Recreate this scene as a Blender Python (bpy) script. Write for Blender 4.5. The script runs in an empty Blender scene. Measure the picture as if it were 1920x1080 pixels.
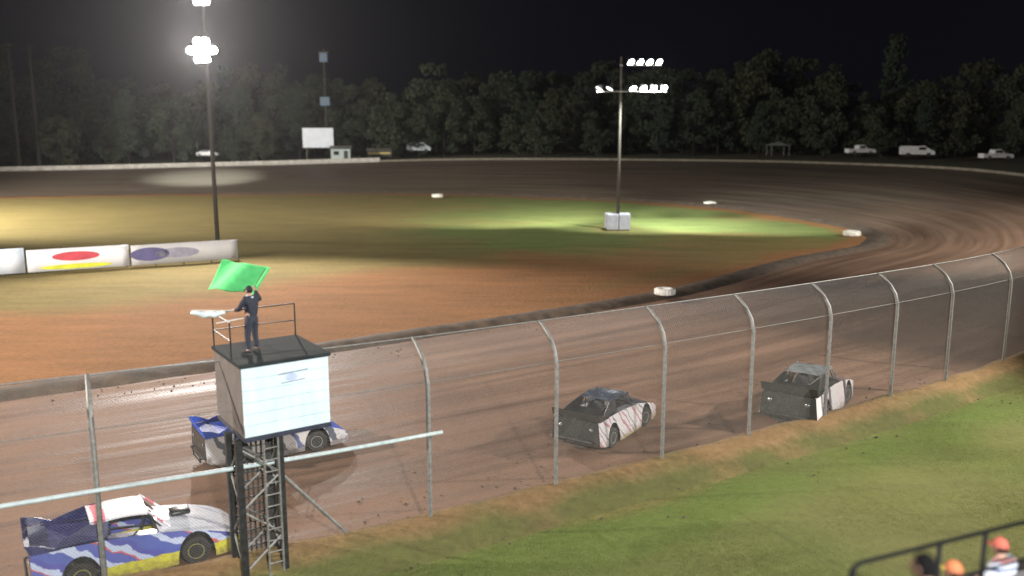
import bpy, bmesh, math, random
import numpy as np
from mathutils import Vector, Matrix, noise as mnoise
from mathutils.geometry import tessellate_polygon

S = bpy.context.scene
COL = S.collection
R = math.radians

# ------------------------------------------------------------------ camera
FPX, CAM_H, HOR = 1660.0, 11.3, 235.0          # focal length in photo pixels, eye height, horizon row
PITCH = math.atan((540 - HOR) / FPX)
cam_d = bpy.data.cameras.new('camera')
cam_d.sensor_width = 36; cam_d.lens = FPX / 1920 * 36
cam_d.clip_start = 0.3; cam_d.clip_end = 3000
cam = bpy.data.objects.new('camera', cam_d); COL.objects.link(cam)
cam.location = (0, 0, CAM_H); cam.rotation_euler = (R(90) - PITCH, 0, 0)
S.camera = cam
cam_d.dof.use_dof = True; cam_d.dof.focus_distance = 33; cam_d.dof.aperture_fstop = .3

# ------------------------------------------------------------------ night sky, exposure
w = bpy.data.worlds.new('World'); S.world = w; w.use_nodes = True
bg = w.node_tree.nodes['Background']
bg.inputs['Color'].default_value = (0.0022, 0.0022, 0.0042, 1); bg.inputs['Strength'].default_value = 1
S.view_settings.view_transform = 'Standard'; S.view_settings.look = 'None'
S.view_settings.exposure = 0.0; S.view_settings.gamma = 1
S.render.engine = 'CYCLES'
S.cycles.use_denoising = True
S.cycles.max_bounces = 5; S.cycles.volume_bounces = 0; S.cycles.diffuse_bounces = 3
S.cycles.sample_clamp_indirect = 4

def spot(name, pos, target, watts, angle, col=(1, .96, .89), soft=0.5, blend=0.6):
    d = bpy.data.lights.new(name, 'SPOT'); d.energy = watts; d.color = col
    d.spot_size = R(angle); d.spot_blend = blend; d.shadow_soft_size = soft
    o = bpy.data.objects.new(name, d); COL.objects.link(o)
    o.location = pos
    o.rotation_euler = (Vector(target) - Vector(pos)).to_track_quat('-Z', 'Y').to_euler()
    return o

# out-of-view floodlights, no poles built; the fills are added (the two poles in view carry theirs further down)
spot('floodlight_turn_pole', (43, 31, 22), (-7, 35, 0), 108000, 58)
spot('floodlight_stand_pole', (9, -16, 22), (-11, 28, 0), 108000, 74, (.97, .98, 1))
spot('floodlight_turn_far_fill', (62, 62, 22), (32, 92, 0), 120000, 80)  # added fill from out of view, brightens the turn
spot('floodlight_start_fill', (-52, 20, 20), (-17, 44, 0), 185000, 100, (1, .9, .8))  # added fill for the left straight and the banners, no lamp seen
spot('floodlight_infield_side_fill', (-82, 92, 23), (-54, 124, 0), 420000, 118, (1, .95, .85))  # unseen lamp added to even out the infield

# ------------------------------------------------------------------ pixel helpers (only to find where things stand)
def ray(u, v):
    x = (u - 960) / FPX; y = -(v - 540) / FPX
    return Vector((x, math.cos(PITCH) + y * math.sin(PITCH), -math.sin(PITCH) + y * math.cos(PITCH)))
def P(u, v, z=0.0):
    d = ray(u, v); t = (z - CAM_H) / d.z
    return Vector((d.x * t, d.y * t, z))
def PY(u, v, Y):
    d = ray(u, v); t = Y / d.y
    return Vector((d.x * t, Y, CAM_H + d.z * t))

# ------------------------------------------------------------------ mesh helpers
def tag(o, label=None, cat=None, group=None, kind=None):
    if label: o['label'] = label
    if cat: o['category'] = cat
    if group: o['group'] = group
    if kind: o['kind'] = kind
    return o
def link(name, me, m=None, parent=None, smooth=False):
    o = bpy.data.objects.new(name, me); COL.objects.link(o)
    if m is not None:
        for mm in (m if isinstance(m, (list, tuple)) else [m]): me.materials.append(mm)
    if smooth:
        for p in me.polygons: p.use_smooth = True
    if parent: o.parent = parent
    return o
def build(name, bm, m, parent=None, smooth=False, angle=None):
    bmesh.ops.recalc_face_normals(bm, faces=bm.faces)
    me = bpy.data.meshes.new(name); bm.to_mesh(me); bm.free()
    o = link(name, me, m, parent, smooth or angle is not None)
    if angle is not None: me.set_sharp_from_angle(angle=R(angle))
    return o
def empty(name, loc=(0, 0, 0), rz=0.0):
    o = bpy.data.objects.new(name, None); COL.objects.link(o)
    o.location = loc; o.rotation_euler = (0, 0, rz); o.empty_display_size = .3
    return o
def copy_tree(o, parent=None):
    c = o.copy(); COL.objects.link(c)
    if parent: c.parent = parent
    for ch in [k for k in o.children]: copy_tree(ch, c)
    return c
def box(bm, c, s, rz=0.0, bevel=0.0, M=None):
    t = bmesh.new(); bmesh.ops.create_cube(t, size=1)
    bmesh.ops.scale(t, vec=s, verts=t.verts)
    if bevel: bmesh.ops.bevel(t, geom=t.edges, offset=bevel, segments=2, affect='EDGES', profile=.5)
    mt = Matrix.Translation(c) @ Matrix.Rotation(rz, 4, 'Z')
    if M is not None: mt = Matrix.Translation(c) @ M.to_4x4()
    bmesh.ops.transform(t, matrix=mt, verts=t.verts)
    merge(bm, t)
def merge(bm, t):
    me = bpy.data.meshes.new('tmp'); t.to_mesh(me); t.free(); bm.from_mesh(me); bpy.data.meshes.remove(me)
def tube(bm, pts, rad, n=8, cap=True):
    pts = [Vector(p) for p in pts]
    if not isinstance(rad, (list, tuple)): rad = [rad] * len(pts)
    rings = []; up = None
    for i, p in enumerate(pts):
        d = (pts[min(i + 1, len(pts) - 1)] - pts[max(i - 1, 0)]).normalized()
        if up is None:
            up = Vector((0, 0, 1)) if abs(d.z) < .9 else Vector((1, 0, 0))
        a = d.cross(up).normalized(); up = a.cross(d).normalized()
        rings.append([bm.verts.new(p + (a * math.cos(k * 2 * math.pi / n) + up * math.sin(k * 2 * math.pi / n)) * rad[i]) for k in range(n)])
    for i in range(len(rings) - 1):
        for k in range(n):
            bm.faces.new((rings[i][k], rings[i][(k + 1) % n], rings[i + 1][(k + 1) % n], rings[i + 1][k]))
    if cap:
        bm.faces.new(rings[0][::-1]); bm.faces.new(rings[-1])
def lathe(bm, prof, n=24, M=None):
    t = bmesh.new(); rings = []
    for r, z in prof:
        rings.append([t.verts.new((r * math.cos(k * 2 * math.pi / n), r * math.sin(k * 2 * math.pi / n), z)) for k in range(n)])
    for i in range(len(rings) - 1):
        for k in range(n):
            t.faces.new((rings[i][k], rings[i][(k + 1) % n], rings[i + 1][(k + 1) % n], rings[i + 1][k]))
    if prof[0][0] > 0: t.faces.new(rings[0][::-1])
    if prof[-1][0] > 0: t.faces.new(rings[-1])
    if M is not None: bmesh.ops.transform(t, matrix=M, verts=t.verts)
    merge(bm, t)
def sheet(bm, rows):
    vr = [[bm.verts.new(p) for p in r] for r in rows]
    for i in range(len(vr) - 1):
        for j in range(len(vr[i]) - 1):
            bm.faces.new((vr[i][j], vr[i][j + 1], vr[i + 1][j + 1], vr[i + 1][j]))
    return vr
def solidify(bm, th):
    bmesh.ops.recalc_face_normals(bm, faces=bm.faces)
    bmesh.ops.solidify(bm, geom=bm.faces[:], thickness=th)

# ------------------------------------------------------------------ materials
def nn(nt, t, **kw):
    n = nt.nodes.new(t)
    for k, v in kw.items(): setattr(n, k, v)
    return n
def newmat(name):
    m = bpy.data.materials.new(name); m.use_nodes = True
    nt = m.node_tree; return m, nt, nt.nodes['Principled BSDF']
def c4(c): return (c[0], c[1], c[2], 1)
def mat(name, c1, c2=None, scale=6.0, rough=.6, metal=0.0, bump=0.0, stretch=(1, 1, 1), spec=.5, detail=6, emit=None, es=0, coat=0):
    m, nt, b = newmat(name)
    if c2 is None: c2 = tuple(x * .72 for x in c1)
    tc = nn(nt, 'ShaderNodeTexCoord'); mp = nn(nt, 'ShaderNodeMapping'); mp.inputs['Scale'].default_value = stretch
    nz = nn(nt, 'ShaderNodeTexNoise'); nz.inputs['Scale'].default_value = scale; nz.inputs['Detail'].default_value = detail
    rp = nn(nt, 'ShaderNodeValToRGB'); rp.color_ramp.elements[0].position = .32; rp.color_ramp.elements[1].position = .68
    rp.color_ramp.elements[0].color = c4(c2); rp.color_ramp.elements[1].color = c4(c1)
    L = nt.links.new
    L(tc.outputs['Object'], mp.inputs[0]); L(mp.outputs[0], nz.inputs['Vector']); L(nz.outputs['Fac'], rp.inputs[0]); L(rp.outputs[0], b.inputs['Base Color'])
    mr = nn(nt, 'ShaderNodeMapRange'); mr.inputs['To Min'].default_value = max(.05, rough - .12); mr.inputs['To Max'].default_value = min(1, rough + .12)
    L(nz.outputs['Fac'], mr.inputs[0]); L(mr.outputs[0], b.inputs['Roughness'])
    b.inputs['Metallic'].default_value = metal; b.inputs['Specular IOR Level'].default_value = spec
    b.inputs['Coat Weight'].default_value = coat * .6; b.inputs['Coat Roughness'].default_value = .3
    if bump:
        bp = nn(nt, 'ShaderNodeBump'); bp.inputs['Strength'].default_value = bump; bp.inputs['Distance'].default_value = .05
        L(nz.outputs['Fac'], bp.inputs['Height']); L(bp.outputs[0], b.inputs['Normal'])
    if emit: b.inputs['Emission Color'].default_value = c4(emit); b.inputs['Emission Strength'].default_value = es
    return m
def graphic(name, bands, axis=(1, 0, .6), freq=1.0, wob=.12, lower=None, zsplit=.3, dirt=True, rough=.3, phase=0.0):
    """sponsor-style colour bands running across a painted panel, in the car's own coordinates"""
    m, nt, b = newmat(name); L = nt.links.new
    tc = nn(nt, 'ShaderNodeTexCoord')
    dt = nn(nt, 'ShaderNodeVectorMath', operation='DOT_PRODUCT'); dt.inputs[1].default_value = axis
    L(tc.outputs['Object'], dt.inputs[0])
    nz = nn(nt, 'ShaderNodeTexNoise'); nz.inputs['Scale'].default_value = 2.2; nz.inputs['Detail'].default_value = 3
    L(tc.outputs['Object'], nz.inputs['Vector'])
    ma = nn(nt, 'ShaderNodeMath', operation='MULTIPLY_ADD'); ma.inputs[1].default_value = wob * 4; L(nz.outputs['Fac'], ma.inputs[0]); L(dt.outputs['Value'], ma.inputs[2])
    fr = nn(nt, 'ShaderNodeMath', operation='MULTIPLY_ADD'); fr.inputs[1].default_value = freq; fr.inputs[2].default_value = phase; L(ma.outputs[0], fr.inputs[0])
    fc = nn(nt, 'ShaderNodeMath', operation='FRACT'); L(fr.outputs[0], fc.inputs[0])
    rp = nn(nt, 'ShaderNodeValToRGB'); rp.color_ramp.interpolation = 'CONSTANT'
    e = rp.color_ramp.elements
    e[0].position = 0; e[0].color = c4(bands[0][1]); e[1].position = bands[1][0]; e[1].color = c4(bands[1][1])
    for p, c in bands[2:]:
        k = e.new(p); k.color = c4(c)
    L(fc.outputs[0], rp.inputs[0]); out = rp.outputs[0]
    sp = nn(nt, 'ShaderNodeSeparateXYZ'); L(tc.outputs['Object'], sp.inputs[0])
    if lower:
        lt = nn(nt, 'ShaderNodeMath', operation='MULTIPLY_ADD'); lt.inputs[1].default_value = -.16; L(nz.outputs['Fac'], lt.inputs[0]); lt.inputs[2].default_value = zsplit + .08
        cmp_ = nn(nt, 'ShaderNodeMath', operation='LESS_THAN'); L(sp.outputs['Z'], cmp_.inputs[0]); L(lt.outputs[0], cmp_.inputs[1])
        mx = nn(nt, 'ShaderNodeMixRGB'); L(cmp_.outputs[0], mx.inputs[0]); L(out, mx.inputs[1]); mx.inputs[2].default_value = c4(lower); out = mx.outputs[0]
    if dirt:                                       # clay thrown up along the lower body
        n2 = nn(nt, 'ShaderNodeTexNoise'); n2.inputs['Scale'].default_value = 7; n2.inputs['Detail'].default_value = 8; L(tc.outputs['Object'], n2.inputs['Vector'])
        a = nn(nt, 'ShaderNodeMath', operation='MULTIPLY_ADD'); a.inputs[1].default_value = -.9; a.inputs[2].default_value = .42; L(sp.outputs['Z'], a.inputs[0])
        s2 = nn(nt, 'ShaderNodeMath', operation='ADD'); L(a.outputs[0], s2.inputs[0]); L(n2.outputs['Fac'], s2.inputs[1])
        mr = nn(nt, 'ShaderNodeMapRange'); mr.inputs['From Min'].default_value = .5; mr.inputs['From Max'].default_value = .9; mr.inputs['To Max'].default_value = .75; L(s2.outputs[0], mr.inputs[0])
        mx2 = nn(nt, 'ShaderNodeMixRGB'); L(mr.outputs[0], mx2.inputs[0]); L(out, mx2.inputs[1]); mx2.inputs[2].default_value = (.16, .1, .07, 1); out = mx2.outputs[0]
    L(out, b.inputs['Base Color']); b.inputs['Roughness'].default_value = rough
    b.inputs['Coat Weight'].default_value = .3; b.inputs['Coat Roughness'].default_value = .28
    return m

GALV = mat('galvanised_steel', (.25, .245, .225), (.16, .155, .14), 9, .55, .35)
DARKSTEEL = mat('dark_painted_steel', (.035, .037, .038), (.018, .018, .018), 7, .5, .3)
TIMBER = mat('weathered_timber', (.13, .105, .08), (.06, .048, .036), 5, .85, bump=.4, stretch=(3, 3, .3))
DARKTIMBER = mat('tarred_pole', (.03, .026, .022), (.016, .014, .012), 5, .95, spec=.1)
GREYPOLE = mat('greyed_pole', (.085, .075, .065), (.05, .043, .036), 5, .95, spec=.1, stretch=(3, 3, .3))
RUBBER = mat('dirty_rubber', (.05, .042, .036), (.02, .018, .017), 9, .8, bump=.2)
BLACKPAINT = mat('black_paint', (.018, .019, .02), (.03, .027, .024), 4, .35, coat=.3)
CAGE = mat('roll_cage_tube', (.06, .06, .065), (.03, .03, .03), 5, .4, .4)
WHITE = mat('white_paint', (.78, .78, .76), (.62, .61, .58), 3, .45)
GLASS = mat('dark_window_glass', (.012, .014, .018), (.02, .022, .026), 2, .12)
CONCRETE = mat('pale_concrete', (.42, .4, .37), (.27, .25, .22), 1.3, .85, bump=.2)

# ------------------------------------------------------------------ track layout
ctrl = [  # inner edge, outer edge, height of the outer edge above the flat infield
    ((-78, 6), (-64, -12), 0), ((-49, 20), (-36, 5), 0),
    (P(0, 745), (-14.2, 17.2), 0), (P(620, 655), P(900, 938, .6), 0), (P(1250, 555), P(1820, 695, .6), 0),
    (P(1500, 490), (39, 53.5), .5), (P(1650, 458), (55, 70), 2.0), ((39.0, 99), (66, 97), 4.0),
    ((32, 120.7), (67, 127), 4.8), ((24.5, 131), (58, 155), 4.6), (P(1150, 374), (38, 172), 4.5),
    (P(800, 362), (-8, 181), 4.4), ((-50, 149), (-52, 182), 3.3), ((-84, 142), (-96, 176), 2.5), ((-150, 122), (-165, 156), 2.2)]
def cr(p0, p1, p2, p3, t):
    return .5 * ((2 * p1) + (-p0 + p2) * t + (2 * p0 - 5 * p1 + 4 * p2 - p3) * t * t + (-p0 + 3 * p1 - 3 * p2 + p3) * t ** 3)
def catmull(pts, n):
    pts = [np.array(p[:3] if len(p) > 2 else (p[0], p[1], 0.0), float) for p in pts]
    q = [2 * pts[0] - pts[1]] + pts + [2 * pts[-1] - pts[-2]]
    out = []
    for i in range(1, len(q) - 2):
        for k in range(n): out.append(cr(q[i - 1], q[i], q[i + 1], q[i + 2], k / n))
    out.append(pts[-1]); return np.array(out)
NS = 14
INNER = catmull([c[0] for c in ctrl], NS)
OUTER = catmull([(c[1][0], c[1][1], c[2]) for c in ctrl], NS)
OUTER[:, 2] = np.maximum(OUTER[:, 2], 0)

def arclen(c):
    return np.concatenate([[0], np.cumsum(np.linalg.norm(np.diff(c[:, :2], axis=0), axis=1))])

# track
NA = 22
bm = bmesh.new(); rows = []; mid = arclen((INNER + OUTER) / 2)
for i in range(len(INNER)):
    r = []
    for j in range(NA + 1):
        t = j / NA; p = INNER[i] * (1 - t) + OUTER[i] * t
        r.append((p[0], p[1], .02 + OUTER[i][2] * t ** 1.15 + .02 * mnoise.noise(Vector((p[0] * .3, p[1] * .3, 0)))))
    rows.append(r)
vr = sheet(bm, rows)
uvl = bm.loops.layers.uv.new('UVMap')
pos = {}
for i, r in enumerate(vr):
    for j, v in enumerate(r): pos[v] = (mid[i], j / NA * 20)
for f in bm.faces:
    for l in f.loops: l[uvl].uv = pos[l.vert]
m, nt, b = newmat('packed_clay'); L = nt.links.new
uv = nn(nt, 'ShaderNodeUVMap'); mp = nn(nt, 'ShaderNodeMapping'); mp.inputs['Scale'].default_value = (.035, 1.1, 1); L(uv.outputs[0], mp.inputs[0])
n1 = nn(nt, 'ShaderNodeTexNoise'); n1.inputs['Scale'].default_value = 1.0; n1.inputs['Detail'].default_value = 9; n1.inputs['Roughness'].default_value = .62; L(mp.outputs[0], n1.inputs['Vector'])
r1 = nn(nt, 'ShaderNodeValToRGB'); e = r1.color_ramp.elements
e[0].position = .25; e[0].color = (.105, .058, .035, 1); e[1].position = .75; e[1].color = (.26, .148, .092, 1)
k = e.new(.5); k.color = (.175, .098, .06, 1)
L(n1.outputs['Fac'], r1.inputs[0])
n2 = nn(nt, 'ShaderNodeTexNoise'); n2.inputs['Scale'].default_value = .16; n2.inputs['Detail'].default_value = 5
tc = nn(nt, 'ShaderNodeTexCoord'); L(tc.outputs['Object'], n2.inputs['Vector'])
mx = nn(nt, 'ShaderNodeMixRGB'); mx.blend_type = 'MULTIPLY'; mx.inputs[0].default_value = .55; L(r1.outputs[0], mx.inputs[1])
r2 = nn(nt, 'ShaderNodeValToRGB'); r2.color_ramp.elements[0].position = .3; r2.color_ramp.elements[0].color = (.5, .5, .52, 1); r2.color_ramp.elements[1].position = .7; L(n2.outputs['Fac'], r2.inputs[0]); L(r2.outputs[0], mx.inputs[2])
# clay turns darker and grey further round the turn and down the back straight
sx = nn(nt, 'ShaderNodeSeparateXYZ'); L(tc.outputs['Object'], sx.inputs[0])
gm = nn(nt, 'ShaderNodeMapRange'); gm.inputs['From Min'].default_value = 55; gm.inputs['From Max'].default_value = 120; gm.inputs['To Max'].default_value = .85; L(sx.outputs['Y'], gm.inputs[0])
g2 = nn(nt, 'ShaderNodeMixRGB'); L(gm.outputs[0], g2.inputs[0]); L(mx.outputs[0], g2.inputs[1])
gc = nn(nt, 'ShaderNodeValToRGB'); gc.color_ramp.elements[0].position = .3; gc.color_ramp.elements[0].color = (.072, .059, .046, 1); gc.color_ramp.elements[1].position = .75; gc.color_ramp.elements[1].color = (.122, .098, .072, 1)
L(n1.outputs['Fac'], gc.inputs[0]); L(gc.outputs[0], g2.inputs[2])
L(g2.outputs[0], b.inputs['Base Color']); b.inputs['Specular IOR Level'].default_value = .28
rr = nn(nt, 'ShaderNodeMapRange'); rr.inputs['From Min'].default_value = .35; rr.inputs['From Max'].default_value = .62; rr.inputs['To Min'].default_value = .5; rr.inputs['To Max'].default_value = .85; L(n1.outputs['Fac'], rr.inputs[0]); L(rr.outputs[0], b.inputs['Roughness'])
n3 = nn(nt, 'ShaderNodeTexNoise'); n3.inputs['Scale'].default_value = 9; n3.inputs['Detail'].default_value = 6; L(tc.outputs['Object'], n3.inputs['Vector'])
ad = nn(nt, 'ShaderNodeMath', operation='MULTIPLY_ADD'); ad.inputs[1].default_value = .35; L(n3.outputs['Fac'], ad.inputs[0]); L(n1.outputs['Fac'], ad.inputs[2])
bp = nn(nt, 'ShaderNodeBump'); bp.inputs['Strength'].default_value = .6; bp.inputs['Distance'].default_value = .06; L(ad.outputs[0], bp.inputs['Height']); L(bp.outputs[0], b.inputs['Normal'])
tag(build('dirt_track', bm, m, smooth=True), kind='structure')

# infield: one sheet, soil and turf laid out by distance from the edge and by worn patches
def seg_dist(px, py, poly):
    d = np.full(px.shape, 1e9)
    for a, b_ in zip(poly[:-1], poly[1:]):
        ab = b_[:2] - a[:2]; l2 = (ab ** 2).sum()
        t = np.clip(((px - a[0]) * ab[0] + (py - a[1]) * ab[1]) / l2, 0, 1)
        d = np.minimum(d, np.hypot(px - a[0] - t * ab[0], py - a[1] - t * ab[1]))
    return d
def inside(px, py, poly):
    c = np.zeros(px.shape, bool); n = len(poly); j = n - 1
    for i in range(n):
        xi, yi, xj, yj = poly[i][0], poly[i][1], poly[j][0], poly[j][1]
        if yi != yj:
            c ^= ((yi > py) != (yj > py)) & (px < (xj - xi) * (py - yi) / (yj - yi) + xi)
        j = i
    return c
st = .9
gx, gy = np.meshgrid(np.arange(-150, 46, st), np.arange(-2, 158, st))
inn = inside(gx, gy, INNER); dist = seg_dist(gx, gy, INNER)
keep = inn | (dist < 1.6)
front = INNER[:NS * 5 + 1]; dfront = seg_dist(gx, gy, front)
sm = lambda a, b_, x: np.clip((x - a) / (b_ - a), 0, 1) ** 2 * (3 - 2 * np.clip((x - a) / (b_ - a), 0, 1))
nzv = np.array([mnoise.fractal(Vector((x * .06, y * .09, 3.1)), .8, 2.1, 5) for x, y in zip(gx.ravel(), gy.ravel())]).reshape(gx.shape)
dirt = sm(27, 13, dfront + 8 * nzv) * (1 - .55 * sm(-2, 16, gx)) 
dirt = np.maximum(dirt, sm(6.5, 2.0, dist + 2.5 * nzv))
dirt = np.clip(dirt + .25 * nzv, 0, 1)
lush = np.clip(sm(-25, 8, gx) * sm(62, 95, gy) * (1 + nzv), 0, 1)
bm = bmesh.new(); vid = {}
col = bm.verts.layers.float_color.new('ground')
H_, W_ = gx.shape
def gv(i, j):
    if (i, j) not in vid:
        z = .06 * mnoise.noise(Vector((gx[i, j] * .25, gy[i, j] * .25, 0))) - .05
        v = bm.verts.new((gx[i, j], gy[i, j], z)); v[col] = (dirt[i, j], lush[i, j], 0, 1); vid[(i, j)] = v
    return vid[(i, j)]
for i in range(H_ - 1):
    for j in range(W_ - 1):
        if keep[i, j] and keep[i + 1, j] and keep[i, j + 1] and keep[i + 1, j + 1]:
            bm.faces.new((gv(i, j), gv(i, j + 1), gv(i + 1, j + 1), gv(i + 1, j)))
def ground_mat(name, dirt1, dirt2, dry1, dry2, lush1, lush2):
    m, nt, b = newmat(name); L = nt.links.new
    at = nn(nt, 'ShaderNodeAttribute', attribute_name='ground'); sp = nn(nt, 'ShaderNodeSeparateColor'); L(at.outputs['Color'], sp.inputs[0])
    tc = nn(nt, 'ShaderNodeTexCoord')
    mp = nn(nt, 'ShaderNodeMapping'); mp.inputs['Rotation'].default_value = (0, 0, R(-30)); mp.inputs['Scale'].default_value = (.18, .9, 1); L(tc.outputs['Object'], mp.inputs[0])
    n1 = nn(nt, 'ShaderNodeTexNoise'); n1.inputs['Scale'].default_value = .8; n1.inputs['Detail'].default_value = 10; n1.inputs['Roughness'].default_value = .65; L(mp.outputs[0], n1.inputs['Vector'])
    n2 = nn(nt, 'ShaderNodeTexNoise'); n2.inputs['Scale'].default_value = 3.5; n2.inputs['Detail'].default_value = 10; n2.inputs['Roughness'].default_value = .7; L(tc.outputs['Object'], n2.inputs['Vector'])
    av = nn(nt, 'ShaderNodeMath', operation='ADD'); L(n1.outputs['Fac'], av.inputs[0]); L(n2.outputs['Fac'], av.inputs[1])
    def ramp(a, c):
        r = nn(nt, 'ShaderNodeValToRGB'); r.color_ramp.elements[0].position = .38; r.color_ramp.elements[0].color = c4(c); r.color_ramp.elements[1].position = .62; r.color_ramp.elements[1].color = c4(a)
        h = nn(nt, 'ShaderNodeMath', operation='MULTIPLY'); h.inputs[1].default_value = .5; L(av.outputs[0], h.inputs[0]); L(h.outputs[0], r.inputs[0]); return r.outputs[0]
    def sharpen(s, amt=.5):
        a = nn(nt, 'ShaderNodeMath', operation='MULTIPLY_ADD'); L(av.outputs[0], a.inputs[0]); a.inputs[1].default_value = amt; L(s, a.inputs[2])
        r = nn(nt, 'ShaderNodeMapRange'); r.inputs['From Min'].default_value = .5 + amt - .32; r.inputs['From Max'].default_value = .5 + amt + .32; L(a.outputs[0], r.inputs[0]); return r.outputs[0]
    m1 = nn(nt, 'ShaderNodeMixRGB'); L(sharpen(sp.outputs[1]), m1.inputs[0]); L(ramp(dry1, dry2), m1.inputs[1]); L(ramp(lush1, lush2), m1.inputs[2])
    m2 = nn(nt, 'ShaderNodeMixRGB'); L(sharpen(sp.outputs[0]), m2.inputs[0]); L(m1.outputs[0], m2.inputs[1]); L(ramp(dirt1, dirt2), m2.inputs[2])
    L(m2.outputs[0], b.inputs['Base Color']); b.inputs['Roughness'].default_value = .95; b.inputs['Specular IOR Level'].default_value = .15
    bp = nn(nt, 'ShaderNodeBump'); bp.inputs['Strength'].default_value = .8; bp.inputs['Distance'].default_value = .12; L(av.outputs[0], bp.inputs['Height']); L(bp.outputs[0], b.inputs['Normal'])
    return m
INF = ground_mat('infield_soil_and_turf', (.27, .13, .055), (.165, .086, .036), (.2, .155, .058), (.12, .096, .036), (.16, .19, .06), (.085, .11, .035))
tag(build('infield', bm, INF, smooth=True), kind='structure')

# low clay ridge pushed up along the inner edge of the track
def ridge(curve, prof, i0, i1, side, jitter=.06, fade=4):
    rows = []
    for i in range(i0, i1 + 1):
        a = curve[max(i - 1, 0)]; b_ = curve[min(i + 1, len(curve) - 1)]
        d = Vector((b_[0] - a[0], b_[1] - a[1])).normalized(); n = Vector((-d.y, d.x)) * side
        f = min(1, (i - i0 + .01) / fade, (i1 - i + .01) / fade); r = []
        for s, z in prof:
            x, y = curve[i][0] + n.x * s, curve[i][1] + n.y * s
            q = mnoise.noise(Vector((x * .6, y * .6, 0)))
            r.append((x, y, curve[i][2] + (z + jitter * q * (1 if z > .1 else .2)) * f + (0 if z > .01 else -.1)))
        rows.append(r)
    return rows
def densify(c, k):
    out = []
    for a, b_ in zip(c[:-1], c[1:]):
        for t in range(k): out.append(a + (b_ - a) * t / k)
    out.append(c[-1]); return np.array(out)
ID = densify(INNER, 4)
bm = bmesh.new()
sheet(bm, ridge(ID, [(-1.0, 0), (-.5, .16), (-.15, .3), (.25, .36), (.7, .26), (1.3, .1), (1.9, 0)], 30, NS * 12 * 4, 1))
CLAY = mat('dark_clay', (.1, .068, .045), (.045, .032, .022), 1.6, .85, bump=.8)  # darker than the track clay
tag(build('inner_bank', bm, CLAY, smooth=True), kind='structure')

# base ground to the horizon, and the raised ground behind the banked turn and back straight
bm = bmesh.new(); sheet(bm, [[(x, y, -.35) for x in (-900, -200, 200, 900)] for y in (-300, 50, 300, 1100)])
tag(build('ground', bm, mat('night_field', (.06, .065, .03), (.04, .04, .02), .2, .95)), kind='structure')
bm = bmesh.new(); rows = []
for i in range(NS * 5, len(OUTER)):
    a = OUTER[i - 1]; b_ = OUTER[min(i + 1, len(OUTER) - 1)]
    d = Vector((b_[0] - a[0], b_[1] - a[1])).normalized(); n = Vector((d.y, -d.x)); r = []
    for s, dz in ((-.05, .0), (.6, .12), (1.6, .14), (3, -.12), (8, -.3), (25, -.3), (70, .3), (160, 1.0)):
        x, y = OUTER[i][0] + n.x * s, OUTER[i][1] + n.y * s
        r.append((x, y, OUTER[i][2] + .03 + dz + (.25 * mnoise.noise(Vector((x * .2, y * .2, 0))) if s > 1 else 0)))
    rows.append(r)
sheet(bm, rows)
tag(build('terrain', bm, mat('rough_bank_grass', (.17, .14, .07), (.07, .065, .03), .9, .95, bump=.5), smooth=True), kind='structure')

# outer earth bank under the fence, and the grass verge in front of it
OD = densify(OUTER, 5)
od_len = arclen(OD)
def near_idx(c, p): return int(np.argmin((c[:, 0] - p[0]) ** 2 + (c[:, 1] - p[1]) ** 2))
bm = bmesh.new()
sheet(bm, ridge(OD, [(-1.7, 0), (-1.35, .08), (-1.0, .24), (-.65, .42), (-.35, .56), (-.12, .6), (.1, .58), (.35, .38), (.7, .12), (1.0, -.02)], 40, NS * 6 * 5, 1, .07, 6))
bk = bm.verts.layers.float_color.new('ground')
vl = list(bm.verts)
for v in vl:
    h = sm(.2, .56, np.array(v.co.z)); q = mnoise.noise(v.co * .5)
    v[bk] = (float(np.clip(.15 + h * .75 + .6 * q, 0, 1)), .5, 0, 1)
BANK = ground_mat('bank_soil_and_turf', (.26, .165, .08), (.15, .095, .045), (.17, .14, .06), (.1, .085, .035), (.1, .125, .035), (.06, .075, .025))
tag(build('earth_bank', bm, BANK, smooth=True), kind='structure')
bm = bmesh.new(); vid = {}
gx2, gy2 = np.meshgrid(np.arange(-62, 74, .8), np.arange(-16, 72, .8))
fence_line = OUTER[:NS * 7]
dF = seg_dist(gx2, gy2, fence_line)
i_n = np.argmin((gx2[..., None] - OD[None, None, :400, 0]) ** 2 + (gy2[..., None] - OD[None, None, :400, 1]) ** 2, axis=2)
tg = np.gradient(OD[:, :2], axis=0)
sd = tg[i_n, 0] * (gy2 - OD[i_n, 1]) - tg[i_n, 1] * (gx2 - OD[i_n, 0])        # <0: spectator side
ok = (sd < 0) & (dF > .3)
col = bm.verts.layers.float_color.new('ground')
H_, W_ = gx2.shape
def gv2(i, j):
    if (i, j) not in vid:
        x, y = gx2[i, j], gy2[i, j]
        v = bm.verts.new((x, y, .05 * mnoise.noise(Vector((x * .3, y * .3, 5)))))
        q = mnoise.fractal(Vector((x * .12, y * .12, 9)), .8, 2.1, 4)
        g_edge = math.exp(-((dF[i, j] - 2.6) / 1.4) ** 2)
        v[col] = (float(np.clip(.95 - dF[i, j] * .45 + .4 * q, 0, 1)), float(np.clip(.28 + .6 * g_edge + .5 * q, 0, 1)), 0, 1); vid[(i, j)] = v
    return vid[(i, j)]
for i in range(H_ - 1):
    for j in range(W_ - 1):
        if ok[i, j] and ok[i + 1, j] and ok[i, j + 1] and ok[i + 1, j + 1]:
            bm.faces.new((gv2(i, j), gv2(i, j + 1), gv2(i + 1, j + 1), gv2(i + 1, j)))
VERGE = ground_mat('verge_turf', (.25, .17, .08), (.15, .1, .045), (.19, .18, .066), (.13, .13, .046), (.135, .175, .046), (.09, .122, .03))
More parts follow.
